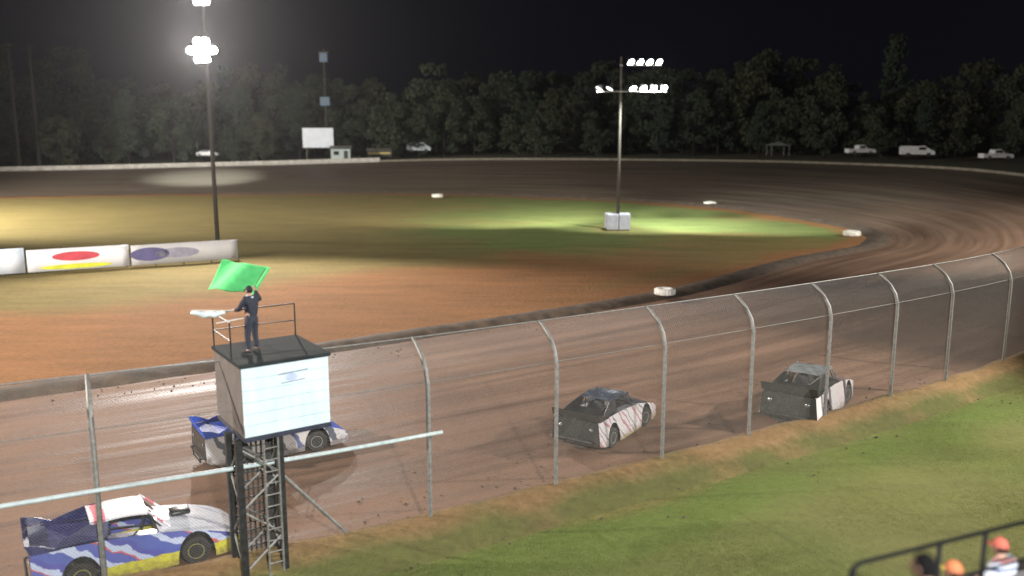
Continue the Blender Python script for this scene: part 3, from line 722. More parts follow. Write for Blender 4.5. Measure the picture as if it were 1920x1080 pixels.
# ------------------------------------------------------------------ race cars
def race_car(label, loc, heading, pal):
    o = empty('race_car', loc, heading); tag(o, label, 'race car', 'race cars on the front straight')
    WX, WR = 1.36, .37
    def yw(x, z):                                    # half width of the slab-sided body
        yv = 1.0 - .10 * max(0, (z - .35)) / .65 - .03 * max(0, .35 - z)
        if x > 1.9: yv -= .16 * ((x - 1.9) / .65) ** 1.5
        if x < -1.8: yv -= .03 * (-1.8 - x)
        return yv
    top = [(-2.42, 1.0), (-1.6, 1.0), (-.9, .99), (-.3, .97), (.45, .92), (1.0, .86), (1.6, .77), (2.1, .65), (2.4, .54), (2.55, .44)]
    def topz(x): return float(np.interp(x, [p[0] for p in top], [p[1] for p in top]))
    def arch(cx, n=13, r=.46):
        return [(cx + r * math.cos(a), .33 + r * math.sin(a)) for a in np.linspace(0, math.pi, n)]
    poly = list(top) + [(2.57, .2), (2.4, .13)] + [(WX + .47, .14)] + arch(WX)[0:] + [(WX - .47, .14), (0.2, .12), (-.6, .12), (-WX + .48, .14)] + arch(-WX, r=.47) + [(-WX - .49, .2), (-2.3, .3), (-2.42, .4)]
    for sgn in (1, -1):
        bm = bmesh.new(); tri = tessellate_polygon([[Vector((p[0], p[1], 0)) for p in poly]])
        vs = [bm.verts.new((p[0], sgn * yw(p[0], p[1]), p[1])) for p in poly]
        for t in tri:
            try: bm.faces.new([vs[k] for k in t])
            except ValueError: pass
        solidify(bm, .02 )
        build('side_panel', bm, pal['side'], o)
    # hood and nose
    bm = bmesh.new(); rows = []
    for x in np.linspace(.48, 2.55, 14):
        z = topz(x); yv = yw(x, z) - .004
        crown = .05 * (1 - ((x - .48) / 2.07) ** 2)
        rows.append([(x, yv * t, z + crown * (1 - abs(t) ** 3) + (.03 if abs(t) < .45 else 0) * (1 - (x - .48) / 2.3)) for t in np.linspace(-1, 1, 15)])
    x = 2.6; rows.append([(x - .05 * abs(t) ** 2, (yw(2.55, .3) - .01) * t, .3) for t in np.linspace(-1, 1, 15)])
    rows.append([(2.5 - .05 * abs(t) ** 2, (yw(2.55, .3) - .02) * t, .14) for t in np.linspace(-1, 1, 15)])
    sheet(bm, rows); build('hood', bm, pal['hood'], o, angle=30)
    bm = bmesh.new(); box(bm, (1.15, 0, .98), (.5, .42, .1), bevel=.04); build('hood_scoop', bm, pal.get('trim', BLACKPAINT), o, True)
    # rear deck with cockpit sides
    bm = bmesh.new()
    sheet(bm, [[(x, (yw(x, topz(x)) - .004) * t, topz(x)) for t in np.linspace(-1, 1, 9)] for x in (-2.42, -2.0, -1.5, -1.0)])
    for sgn in (1, -1):
        sheet(bm, [[(x, sgn * y, topz(x)) for y in (.62, (yw(x, topz(x)) - .004))] for x in (-1.0, -.5, 0, .48)])
    build('rear_deck', bm, pal['deck'], o)
    # rear panel
    bm = bmesh.new()
    sheet(bm, [[(-2.425 + (.05 if z < .45 else 0), (yw(-2.42, z) - .002) * t, z) for t in np.linspace(-1, 1, 7)] for z in (.3, .45, .7, .985)])
    solidify(bm, .012)
    rp_ = build('rear_panel', bm, pal['rear'], o)
    for yy in (-.62, .62):
        bm = bmesh.new(); t = bmesh.new(); bmesh.ops.create_uvsphere(t, u_segments=12, v_segments=8, radius=.055); bmesh.ops.scale(t, vec=(.35, 1.5, .8), verts=t.verts); bmesh.ops.translate(t, vec=(-2.44, yy, .78), verts=t.verts); merge(bm, t)
        build('reflector', bm, mat('chrome_patch', (.75, .77, .78), (.6, .6, .6), 8, .15, .9), rp_, True)
    bm = bmesh.new(); tube(bm, [(-2.3, -.72, .46), (-2.52, -.7, .46), (-2.52, .7, .46), (-2.3, .72, .46)], .03, 8); tube(bm, [(-2.52, -.45, .46), (-2.5, -.45, .26), (-2.5, .45, .26), (-2.52, .45, .46)], .026, 8)
    build('rear_bumper', bm, CAGE, o)
    # spoiler
    bm = bmesh.new(); sheet(bm, [[(-2.4, y, 1.005), (-2.52, y, 1.21)] for y in np.linspace(-.93, .93, 7)])
    for sgn in (1, -1):
        vs = [bm.verts.new(p) for p in ((-2.4, sgn * .93, 1.005), (-2.52, sgn * .93, 1.21), (-2.2, sgn * .93, 1.16), (-1.75, sgn * .93, 1.005))]; bm.faces.new(vs)
    solidify(bm, .012); build('spoiler', bm, pal['spoiler'], o)
    # roof, posts, sails
    bm = bmesh.new(); rows = []
    for x in np.linspace(-1.05, .28, 8):
        z = 1.335 - .05 * ((x + .35) / .7) ** 2
        rows.append([(x, .62 * t, z - .035 * abs(t) ** 3 + (.03 if x < -1.0 else 0)) for t in np.linspace(-1, 1, 9)])
    sheet(bm, rows); solidify(bm, .03); build('roof', bm, pal['roof'], o, angle=40)
    for sgn in (1, -1):
        bm = bmesh.new(); pts = [(-1.03, sgn * .6, 1.29), (-.62, sgn * .6, 1.3), (-.7, sgn * .72, 1.0), (-2.1, sgn * .84, 1.005), (-1.5, sgn * .72, 1.17)]
        vs = [bm.verts.new(p) for p in pts]
        for t in ((0, 1, 2), (0, 2, 4), (4, 2, 3)): bm.faces.new([vs[k] for k in t])
        solidify(bm, .014); build('sail_panel', bm, pal['sail'], o)
        bm = bmesh.new(); tube(bm, [(.27, sgn * .58, 1.29), (.78, sgn * .66, .93)], .026, 8); build('roof_post', bm, pal['roof'], o)
    # cage, seat, dash, chassis
    bm = bmesh.new()
    for sgn in (1, -1):
        tube(bm, [(-.75, sgn * .56, .3), (-.72, sgn * .54, 1.26), (.2, sgn * .54, 1.26), (.62, sgn * .6, .9), (.75, sgn * .6, .3)], .022, 8)
        tube(bm, [(-.72, sgn * .56, .75), (.65, sgn * .6, .62)], .02, 8)
    tube(bm, [(-.72, -.54, 1.26), (-.72, .54, 1.26)], .022, 8); tube(bm, [(.2, -.54, 1.26), (.2, .54, 1.26)], .022, 8); tube(bm, [(-.72, -.54, 1.2), (-.74, .54, .4)], .02, 8)
    build('roll_cage', bm, CAGE, o)
    bm = bmesh.new(); box(bm, (-.35, .1, .42), (.5, .46, .12), bevel=.04); box(bm, (-.6, .1, .78), (.12, .46, .72), bevel=.05, M=Matrix.Rotation(R(-10), 3, 'Y')); box(bm, (-.55, .1, 1.08), (.1, .28, .18), bevel=.04)
    build('seat', bm, mat('seat_cloth', (.03, .03, .035), None, 10, .8), o, True)
    bm = bmesh.new(); box(bm, (.5, 0, .84), (.04, 1.22, .2), bevel=.01); lathe(bm, [(.15, 0), (.165, .012), (.15, .024)], 20, Matrix.Translation((.26, .1, .86)) @ Matrix.Rotation(R(-65), 4, 'Y'))
    build('dashboard', bm, BLACKPAINT, o)
    bm = bmesh.new(); box(bm, (0, 0, .24), (4.3, 1.28, .16), bevel=.02); box(bm, (1.25, 0, .5), (.9, .7, .5), bevel=.04); box(bm, (-1.6, 0, .5), (1.0, 1.0, .5), bevel=.04)
    tube(bm, [(-WX, -.85, WR), (-WX, .85, WR)], .06, 8); tube(bm, [(WX, -.85, WR), (WX, .85, WR)], .04, 8)
    build('chassis', bm, CAGE, o)
    for wx in (WX, -WX):
        for sgn in (1, -1):
            yc = sgn * .80; st_ = R(-8) if wx > 0 else 0
            MW = Matrix.Translation((wx, yc, WR)) @ Matrix.Rotation(st_, 4, 'Z') @ Matrix.Rotation(R(90) * -sgn, 4, 'X')
            bm = bmesh.new(); lathe(bm, [(.2, -.15), (.32, -.16), (.36, -.13), (WR, -.08), (WR, .08), (.36, .13), (.32, .16), (.2, .15)], 28, MW)
            wh = build('wheel', bm, RUBBER, o, angle=35)
            bm = bmesh.new(); lathe(bm, [(.2, -.14), (.205, .155), (.19, .155), (.17, .06), (.06, .045), (.05, .08), (.0, .085)], 24, MW)
            build('rim', bm, pal['rim'], wh, angle=35)
    for ch in o.children:                            # tall short-track bodies: stretch everything above the hubs
        if ch.name.startswith('wheel'): continue
        for q_ in [ch] + list(ch.children):
            for v in q_.data.vertices:
                if v.co.z > .45: v.co.z = .45 + (v.co.z - .45) * pal.get('tall', 1.36)
    return o
wht, pnk, blk, gry = (.62, .60, .60), (.45, .22, .24), (.02, .02, .022), (.3, .3, .31)
PBLK = graphic('black_car_panel', [(0, (.02, .021, .023)), (.42, (.03, .031, .03)), (.8, (.018, .018, .02))], (0, 1, .5), .8, rough=.35)
pal2 = dict(side=graphic('white_pink_side', [(0, wht), (.24, pnk), (.36, wht), (.55, (.4, .22, .25)), (.62, wht), (.8, (.2, .2, .22)), (.86, (.66, .6, .6))], (1, 0, .9), .95, .1, lower=(.5, .48, .2), zsplit=.2),
            hood=graphic('dark_hood', [(0, (.03, .035, .05)), (.6, (.5, .5, .52)), (.7, (.03, .035, .05))], (.3, 1, 0), .9), deck=PBLK, rear=PBLK, spoiler=BLACKPAINT,
            roof=mat('dark_blue_roof', (.05, .065, .1), (.03, .04, .06), 3, .25, coat=.5), sail=PBLK, rim=mat('pale_green_rim', (.35, .42, .36), (.2, .22, .2), 8, .5))
G3 = mat('dull_dark_panel', (.03, .033, .03), (.02, .021, .019), 3, .45, coat=.2)
pal3 = dict(side=graphic('white_side', [(0, wht), (.3, (.66, .56, .58)), (.5, wht), (.7, (.12, .1, .13)), (.84, wht)], (1, 0, .25), .55, .08, phase=.1), hood=mat('brown_hood', (.22, .14, .13), (.16, .1, .1), 3, .4), deck=G3, rear=G3, spoiler=G3,
            roof=mat('silver_roof', (.3, .33, .34), (.2, .22, .23), 3, .3, .3), sail=G3, rim=mat('silver_rim', (.5, .5, .5), (.3, .3, .3), 8, .4, .6))
BLU = mat('bright_blue_paint', (.03, .09, .5), (.02, .06, .36), 2, .6, spec=.25)
pal1 = dict(side=graphic('white_lettered_side', [(0, wht), (.3, (.1, .11, .14)), (.42, wht), (.62, (.12, .15, .3)), (.72, (.62, .58, .55))], (1, 0, .5), .55, .14, lower=(.3, .3, .32), zsplit=.3),
            hood=BLU, deck=BLU, rear=BLACKPAINT, spoiler=BLU, roof=WHITE, sail=BLU, rim=mat('grey_rim', (.45, .45, .43), (.3, .3, .28), 8, .5))
PUR = mat('deep_violet_paint', (.04, .04, .14), (.024, .024, .075), 2, .25, coat=.6)
pal4 = dict(side=graphic('blue_yellow_side', [(0, (.1, .13, .4)), (.3, (.55, .6, .75)), (.45, (.12, .14, .42)), (.66, (.6, .12, .1)), (.70, (.5, .56, .72)), (.85, (.1, .1, .36))], (.7, 0, 1.2), .75, .14, lower=(.62, .56, .06), zsplit=.5),
            hood=graphic('white_hood', [(0, (.8, .8, .84)), (.62, (.5, .48, .7)), (.68, (.82, .82, .85))], (.5, 1, 0), .9, rough=.16), deck=PUR, rear=BLACKPAINT, spoiler=PUR,
            roof=graphic('white_red_roof', [(0, (.8, .78, .8)), (.62, (.75, .2, .25)), (.8, (.8, .76, .78))], (-1, 0, 0), .74, .05, dirt=False, phase=.02), sail=PUR, rim=mat('yellow_rim', (.55, .5, .1), (.3, .27, .1), 8, .5))
def place(u, v, th): p = P(u, v, .03); return (p.x, p.y, .035), R(th)
l, h = place(1138, 810, 57); race_car('black backed race car with white and pink striped side drifting in mid track', l, h, pal2)
l, h = place(1517, 768, 55); race_car('dark race car with silver roof and white side partly hidden by the bank', l, h, pal3).scale = (1.14,) * 3
l, h = place(508, 846, 33); race_car('blue race car passing behind the flag stand', l, h, pal1)
l, h = place(256, 1054, 31); race_car('violet and yellow race car with bright white hood nearest the fence', l, h, pal4)

# ------------------------------------------------------------------ infield furniture
def marker(u, v, label):
    o = empty('tyre_marker', P(u, v), random.random()); tag(o, label, 'tyre', 'white tyres marking the inner edge')
    bm = bmesh.new(); prof = [(.42, .05), (.6, .0), (.82, .04), (.9, .14), (.92, .3), (.9, .46), (.82, .56), (.6, .6), (.42, .55), (.4, .3), (.42, .05)]
    lathe(bm, prof, 30); build('tyre', bm, mat('whitewashed_rubber', (.8, .79, .74), (.6, .57, .5), 4, .7), o, angle=50)
    bm = bmesh.new()
    for k in range(20):
        a = k * math.pi / 10; box(bm, (.905 * math.cos(a), .905 * math.sin(a), .3), (.06, .09, .42), a, .012)
    build('tread', bm, o.children[0].data.materials[0], o)
    return o
for u, v, lb in ((820, 370, 'white tyre at the far inner edge, left of the second light pole'), (1331, 385, 'bright white tyre at the inner edge just right of the second light pole'), (1597, 442, 'white tyre at the tight inner corner of the turn'), (1246, 561, 'pale tyre on the clay ridge beside the front straight')):
    mk = marker(u, v, lb); mk.location.z = -.03 if v < 500 else .3
    mk.scale = (.95,) * 3 if v < 500 else (.75,) * 3

def panel_graphics(root, a, b_, z0, z1, shapes):
    d = (b_ - a); L_ = d.length; d = d.normalized(); nrm = Vector((d.y, -d.x, 0))
    for (nm, cx, cz, rx, rz_, m, n_) in shapes:
        bm = bmesh.new(); vs = []
        for k in range(n_):
            t = 2 * math.pi * (k + .5) / n_; p = a + d * (cx * L_ + rx * math.cos(t)) + nrm * .05; p.z = z0 + (z1 - z0) * cz + rz_ * math.sin(t); vs.append(bm.verts.new(p))
        f = bm.faces.new(vs); r = bmesh.ops.extrude_face_region(bm, geom=[f]); bmesh.ops.translate(bm, vec=nrm * .008, verts=[g for g in r['geom'] if isinstance(g, bmesh.types.BMVert)])
        build(nm, bm, m, root)
bA, bB = P(-330, 540), P(447, 487)
barr = empty('banner_wall', (0, 0, 0)); tag(barr, 'long low infield wall hung with white sponsor banners', 'banner wall')
bd = (bB - bA).normalized(); bn = Vector((bd.y, -bd.x, 0)); BL = (bB - bA).length
VIN = [mat('white_vinyl', (.82, .83, .86), (.72, .73, .77), .8, .5), mat('bluish_vinyl', (.68, .78, .9), (.78, .82, .88), .6, .5), mat('grey_vinyl', (.62, .62, .64), (.54, .54, .56), .8, .5)]
def span(t0, t1, z0, z1, m, nm):
    bm = bmesh.new(); p0, p1 = bA + bd * BL * t0, bA + bd * BL * t1; rows = []
    for k in range(13):
        p = p0.lerp(p1, k / 12); wv = .03 * math.sin(k * 1.9)
        rows.append([p + bn * (.03 + wv * .5) + Vector((0, 0, z0)), p + bn * (.03 - wv * .3) + Vector((0, 0, (z0 + z1) / 2)), p + bn * .03 + Vector((0, 0, z1))])
    sheet(bm, rows); solidify(bm, .012); return build(nm, bm, m, barr, True)
ZT = 1.75
b1_ = span(0, .44, .12, ZT + .3, VIN[1], 'banner'); b2_ = span(.445, .70, .12, ZT + .1, VIN[0], 'banner'); b3_ = span(.705, 1.0, .12, ZT, VIN[2], 'banner')
bm = bmesh.new()
for t in np.linspace(0, 1, 14):
    p = bA + bd * BL * t; box(bm, (p.x - bn.x * .06, p.y - bn.y * .06, .85), (.1, .1, 1.85), math.atan2(bd.y, bd.x), .01)
build('wall_post', bm, TIMBER, barr)
bm = bmesh.new()
for z in (.3, ZT - .15): tube(bm, [bA - bn * .02 + Vector((0, 0, z)), bB - bn * .02 + Vector((0, 0, z))], .04, 6)
build('wall_rail', bm, TIMBER, barr)
REDV = mat('red_vinyl', (.62, .07, .1), None, 2, .5); YELV = mat('lime_yellow_vinyl', (.72, .76, .04), None, 2, .5); PURV = mat('violet_vinyl', (.13, .12, .28), None, 2, .5); GREYV = mat('lilac_vinyl', (.36, .36, .46), None, 2, .5)
panel_graphics(barr, bA, bB, .12, ZT, [('red_mark', .565, .66, 1.7, .36, REDV, 22), ('yellow_mark', .565, .17, 2.6, .19, YELV, 26), ('violet_mark', .755, .52, 1.5, .55, PURV, 26), ('lilac_mark', .83, .52, 1.7, .42, GREYV, 26)])

# ------------------------------------------------------------------ light poles
def flood(name, label, base, lamps, rows_z, pole_r=.2, mt=TIMBER):
    """lamps: list of (row, offset, aim vector, strength)"""
    o = empty(name, base); tag(o, label, 'light pole')
    zt = max(rows_z) + .6
    bm = bmesh.new(); tube(bm, [(0, 0, -.3), (0, 0, zt * .5), (0, 0, zt)], [pole_r, pole_r * .85, pole_r * .62], 12); build('pole', bm, mt, o, True)
    for z, (a, c) in zip(rows_z, [(min(l[1] for l in lamps if l[0] == r_) - .3, max(l[1] for l in lamps if l[0] == r_) + .3) for r_ in range(len(rows_z))]):
        bm = bmesh.new(); box(bm, ((a + c) / 2, -.2, z - .32), (c - a, .12, .12), bevel=.01); box(bm, (0, -.1, z - .32), (.3, .34, .18), bevel=.01); build('crossarm', bm, GALV, o)
    for r_, off, aim, es in lamps:
        z = rows_z[r_]; q = Vector(aim).normalized().to_track_quat('Z', 'Y').to_matrix().to_4x4()
        M = Matrix.Translation((off, -.25, z)) @ q @ Matrix.Scale(1.25, 4)
        bm = bmesh.new(); lathe(bm, [(.09, -.42), (.16, -.34), (.2, -.2), (.33, .02), (.36, .06), (.34, .06), (.30, .01), (.16, -.19), (.0, -.22)], 20, M)
        tube(bm, [(off, -.25, z - .28), (off, -.25, z - .02)], .03, 6)
        lm = build('lamp', bm, DARKSTEEL, o, angle=40)
        bm = bmesh.new(); lathe(bm, [(.0, .03), (.31, .025), (.31, .015), (.0, .012)], 20, M)
        m_ = mat('lamp_lens', (.9, .92, .95), None, 2, .2, emit=(.93, .96, 1), es=es); build('lens', bm, m_, lm)
    return o
t1b = P(408, 452); L1 = PY(380, 95, t1b.y).z; L0 = PY(393, -3, t1b.y).z
bank = []
for rw in range(6):  # lamps added and packed into round clusters to imitate the glare's bloom
    for off in ((-.42, .28) if rw % 3 != 1 else (-1.1, -.42, .28, .96)): bank.append((rw, off - (.25 if rw < 3 else 0), (.34 + .02 * rw, -1, -.26), 260 if rw < 3 else 200))
flood('light_pole', 'tall light pole behind the banners with glaring white floodlights', t1b, bank, (L1 - .8, L1, L1 + .8, L0 - .3, L0 + .5, L0 + 1.3), .22, GREYPOLE)
c1 = (t1b.x - .4, t1b.y - 1.6, L1); c0 = (t1b.x, t1b.y - 1.6, L0 + .5)
spot('floodlight_left_pole_front', c1, (t1b.x + 28, 8, -3), 80000, 95, (1, .9, .83), .4)
spot('floodlight_left_pole_top', c0, (t1b.x + 22, 20, -3), 60000, 95, (1, .9, .83), .4)
spot('back_straight_sheen_spot', (t1b.x, t1b.y + 1.0, L1 - .4), (-58.5, 169, 1.0), 3000000, 17, (.85, 1, .98), .4, 1.0).scale = (1, .3, 1)  # added spot with no lamp: squashed beam imitates sheen on the far track
t2b = P(1158, 430); M1 = PY(1190, 117, t2b.y).z; M2 = PY(1190, 166, t2b.y).z
flood('light_pole', 'light pole in the turn infield with two rows of tilted floodlights', t2b,
      [(0, 1.0, (.5, -.75, -.75), 60), (0, 2.0, (.5, -.75, -.75), 60), (0, 3.0, (.5, -.75, -.75), 60), (0, 4.0, (.5, -.75, -.75), 60),
       (1, -2.3, (-.7, -.25, -1.1), 3), (1, -1.2, (-.6, -.3, -1.1), 5), (1, 1.3, (.3, -.7, -.9), 30), (1, 2.4, (.4, -.75, -.75), 60), (1, 3.5, (.5, -.75, -.75), 60), (1, 4.6, (.5, -.75, -.75), 60)], (M1, M2), .18, GREYPOLE)
spot('floodlight_infield_pole_right', (t2b.x + 2.5, t2b.y - 3.0, M1), (26, 106, 0), 58000, 80, (.95, 1, .95), .4)
spot('floodlight_infield_pole_left', (t2b.x - 2.5, t2b.y - 3.0, M2), (-8, 122, 0), 60000, 90, (1, .97, .88), .4)
pass
spot('floodlight_infield_pole_down', (t2b.x + 2.5, t2b.y - 3.0, M2), (15, 106, 0), 25000, 95, (.92, 1, .95), .4)
# padded block round the foot of the second pole
bm = bmesh.new()
for k, (dx, dy) in enumerate(((-.65, -.75), (.65, -.75), (-.75, .6), (.75, .6))): box(bm, (dx, dy, .9), (1.25, .55, 1.75), 0, .1)
box(bm, (-1.02, 0, .9), (.5, .9, 1.7), 0, .1); box(bm, (1.02, 0, .9), (.5, .9, 1.7), 0, .1)
po = build('crash_pad', bm, mat('grey_vinyl_pad', (.36, .37, .42), (.28, .28, .32), 2, .6)); po.location = t2b
tag(po, 'grey crash padding stacked round the foot of the turn infield light pole', 'crash pad')

# faint poles at the left, and the thin pole carrying two dim blue signs
def plainpole(label, u, vb, vt, Y, r_, extra=None):
    b_ = PY(u, vb, Y); t_ = PY(u, vt, Y); o = empty('utility_pole', (b_.x, b_.y, b_.z)); tag(o, label, 'pole')
    h_ = t_.z - b_.z
    bm = bmesh.new(); tube(bm, [(0, 0, -4), (0, 0, h_ * .5), (0, 0, h_)], [r_, r_ * .85, r_ * .7], 12); build('pole', bm, GREYPOLE, o, True)
    bm = bmesh.new(); box(bm, (0, -.15, h_ - .7), (2.2, .12, .14), bevel=.01)
    for k in (-.9, -.3, .3, .9): lathe(bm, [(.03, 0), (.06, .04), (.03, .08), (.055, .12), (.03, .18)], 10, Matrix.Translation((k, -.15, h_ - .63)))
    build('crossarm', bm, TIMBER, o)
    return o, h_
plainpole('faint utility pole at the far left edge, first of the pair', 36, 300, 78, 190, .42)
plainpole('faint utility pole at the far left, right one of the pair', 74, 300, 84, 192, .42)
pp, h_ = plainpole('slim dark pole with two dim blue boxes behind the white scoreboard', 614, 298, 92, 200, .2)
BLUEB = mat('blue_sign_box', (.025, .075, .14), (.018, .05, .09), 2, .5)
for v in (190, 108):
    bm = bmesh.new(); zz = PY(614, v, 200).z - pp.location.z; box(bm, (0, -.35, zz), (2.2 if v > 150 else 1.8, .4, 2.0), bevel=.08); build('sign_box', bm, BLUEB, pp)

# ------------------------------------------------------------------ back straight wall, far vehicles and scoreboard
i0, i1 = NS * 11 + 6, len(OUTER) - 1
bm = bmesh.new(); rows = []
for i in range(i0, i1 + 1):
    a = OUTER[i - 1]; b_ = OUTER[min(i + 1, i1)]; d = Vector((b_[0] - a[0], b_[1] - a[1])).normalized(); nv = Vector((-d.y, d.x))
    q = Vector(OUTER[i]); rows.append([q + Vector((nv.x * s, nv.y * s, z)) for s, z in ((.32, -.1), (.3, .12), (.12, .3), (.09, .85), (-.09, .85), (-.12, .3), (-.3, -.1))])
sheet(bm, rows)
tag(build('barrier_wall', bm, CONCRETE), 'pale concrete barrier along the outside of the back straight', 'barrier', kind='thing')

bm = bmesh.new(); rows = []
for i in range(NS * 6 + 4, i0 + 1):
    a = OUTER[i - 1]; b_ = OUTER[i + 1]; d = Vector((b_[0] - a[0], b_[1] - a[1])).normalized(); nv = Vector((-d.y, d.x))
    q = Vector(OUTER[i]); rows.append([q + Vector((nv.x * s, nv.y * s, z)) for s, z in ((.16, -.1), (.15, .3), (.1, .36), (-.1, .36), (-.15, .3), (-.16, -.1))])
sheet(bm, rows)
tag(build('kerb_wall', bm, mat('dusty_concrete', (.2, .18, .14), (.12, .105, .08), 1.3, .9, bump=.2)), 'low pale kerb wall along the top of the banked turn', 'kerb', kind='thing')
def far_ground(u, v, Y): p = PY(u, v, Y); return p
def pickup(label, u, v, Y, rz, m, cat='truck', name='parked_pickup', kind='pickup'):
    b_ = PY(u, v, Y); o = empty(name, b_, rz); tag(o, label, cat, 'vehicles parked beyond the track')
    if kind == 'pickup': prof = [(-2.7, .55), (-2.7, 1.12), (-.75, 1.15), (-.6, 1.82), (.55, 1.85), (1.2, 1.2), (2.5, 1.08), (2.75, .85), (2.75, .45), (-2.7, .45)]
    elif kind == 'van': prof = [(-2.6, .45), (-2.65, 1.9), (-2.4, 2.15), (1.1, 2.15), (1.9, 1.35), (2.6, 1.15), (2.75, .8), (2.7, .42)]
    else: prof = [(-2.2, .5), (-2.25, .95), (-1.75, 1.0), (-1.1, 1.45), (.35, 1.45), (1.05, .98), (2.1, .85), (2.25, .6), (2.2, .35), (-2.15, .35)]
    bm = bmesh.new(); hw = .92
    A = [bm.verts.new((x, -hw * (1 if z < 1.2 else .86), z)) for x, z in prof]; B_ = [bm.verts.new((x, hw * (1 if z < 1.2 else .86), z)) for x, z in prof]
    bm.faces.new(A); bm.faces.new(B_[::-1])
    for k in range(len(prof)): bm.faces.new((A[k], A[(k + 1) % len(prof)], B_[(k + 1) % len(prof)], B_[k]))
    bmesh.ops.triangulate(bm, faces=[f for f in bm.faces if len(f.verts) > 4]); bmesh.ops.bevel(bm, geom=[e_ for e_ in bm.edges if e_.calc_face_angle(0) > .35], offset=.05, segments=2, affect='EDGES')
    build('body', bm, m, o, angle=40)
    wz0, wz1 = (1.28, 1.72) if kind == 'pickup' else ((1.35, 1.9) if kind == 'van' else (1.02, 1.36)); wx0, wx1 = (-.5, .65) if kind == 'pickup' else ((.1, 1.3) if kind == 'van' else (-1.15, .5))
    for sgn in (1, -1):
        bm = bmesh.new(); box(bm, ((wx0 + wx1) / 2, sgn * (.84 if kind != 'sedan' else .83), (wz0 + wz1) / 2), (wx1 - wx0, .09, wz1 - wz0), bevel=.03); build('window', bm, GLASS, o)
    for wx in (-1.65, 1.7):
        for sgn in (1, -1):
            bm = bmesh.new(); lathe(bm, [(.2, -.12), (.36, -.12), (.39, -.08), (.39, .08), (.36, .12), (.2, .12), (.0, .08)], 18, Matrix.Translation((wx, sgn * .85, .39)) @ Matrix.Rotation(R(90) * -sgn, 4, 'X')); build('wheel', bm, RUBBER, o, angle=40)
    return o
FARW = mat('white_vehicle_paint', (.75, .76, .78), (.62, .63, .65), 1, .3)
pickup('white pickup parked beyond the turn, left of three', 1612, 290, 176, R(8), FARW)
pickup('white van parked beyond the turn, middle of three', 1718, 293, 170, R(-6), FARW, 'van', 'parked_van', 'van').scale = (1.1, 1, .9)
pickup('white pickup parked at the far right beyond the turn', 1866, 300, 160, R(4), FARW)
pickup('pale van parked behind the back straight, right of the scoreboard', 785, 285, 205, R(5), mat('grey_vehicle_paint', (.42, .47, .5), None, 1, .4), 'van', 'parked_van', 'van')
pickup('white car parked behind the barrier near the glaring light pole', 390, 294, 200, R(3), FARW, 'car', 'parked_car', 'sedan')
# dark flatbed machine with yellow stripe
b_ = PY(712, 298, 200); o = empty('dark_trailer', b_, R(4)); tag(o, 'dark trailer with a yellow stripe beside the scoreboard', 'trailer')
bm = bmesh.new(); box(bm, (0, 0, 1.5), (5.6, 2.1, 1.9), bevel=.08); build('body', bm, mat('dark_brown_body', (.03, .025, .02), None, 2, .6), o)
bm = bmesh.new(); box(bm, (0, -1.06, 1.3), (5.0, .03, .35)); build('stripe', bm, mat('yellow_stripe', (.6, .45, .12), None, 2, .5), o)
for sx_ in (-1.2, -.2):
    for sgn in (1, -1):
        bm = bmesh.new(); lathe(bm, [(.2, -.1), (.4, -.1), (.42, 0), (.4, .1), (.2, .1), (0, .06)], 18, Matrix.Translation((sx_, sgn * .95, .42)) @ Matrix.Rotation(R(90) * -sgn, 4, 'X')); build('wheel', bm, RUBBER, o)
# scoreboard on posts, and the small white hut below it
b_ = PY(598, 300, 192); o = empty('scoreboard', b_); tag(o, 'white scoreboard on posts behind the back straight', 'scoreboard')
zt = PY(598, 240, 192).z - b_.z; zb = PY(598, 277, 192).z - b_.z
bm = bmesh.new(); box(bm, (0, 0, (zt + zb) / 2), (6.6, .3, zt - zb), bevel=.05); build('board', bm, mat('pale_board', (.62, .65, .72), (.5, .53, .6), .6, .5), o)
for xx in (-2.6, 2.6):
    bm = bmesh.new(); box(bm, (xx, .3, zb / 2 + .5), (.22, .22, zb + 1.2)); build('post', bm, TIMBER, o)
bm = bmesh.new(); box(bm, (0, -.17, zt + .03), (6.8, .5, .1), bevel=.02); build('cap_rail', bm, GALV, o)
b_ = PY(640, 300, 190); o = empty('ticket_hut', b_, R(6)); tag(o, 'small pale hut standing below the right end of the scoreboard', 'hut')
bm = bmesh.new(); box(bm, (0, 0, 1.2), (4.0, 2.6, 2.4)); build('wall', bm, mat('pale_green_cladding', (.42, .48, .46), (.34, .4, .38), 1, .7, stretch=(6, 1, 1)), o)
bm = bmesh.new(); vs = [bm.verts.new(p) for p in ((-2.3, -1.6, 2.35), (2.3, -1.6, 2.35), (2.3, 1.6, 2.35), (-2.3, 1.6, 2.35), (-2.3, 0, 3.0), (2.3, 0, 3.0))]
for f in ((0, 1, 5, 4), (2, 3, 4, 5), (0, 4, 3), (1, 2, 5), (3, 2, 1, 0)): bm.faces.new([vs[k] for k in f])
build('roof', bm, GALV, o)
bm = bmesh.new(); box(bm, (-.9, -1.32, 1.5), (1.1, .06, .8)); build('window', bm, GLASS, o)
bm = bmesh.new(); box(bm, (1.1, -1.32, 1.0), (.85, .06, 1.95)); build('door', bm, DARKSTEEL, o)
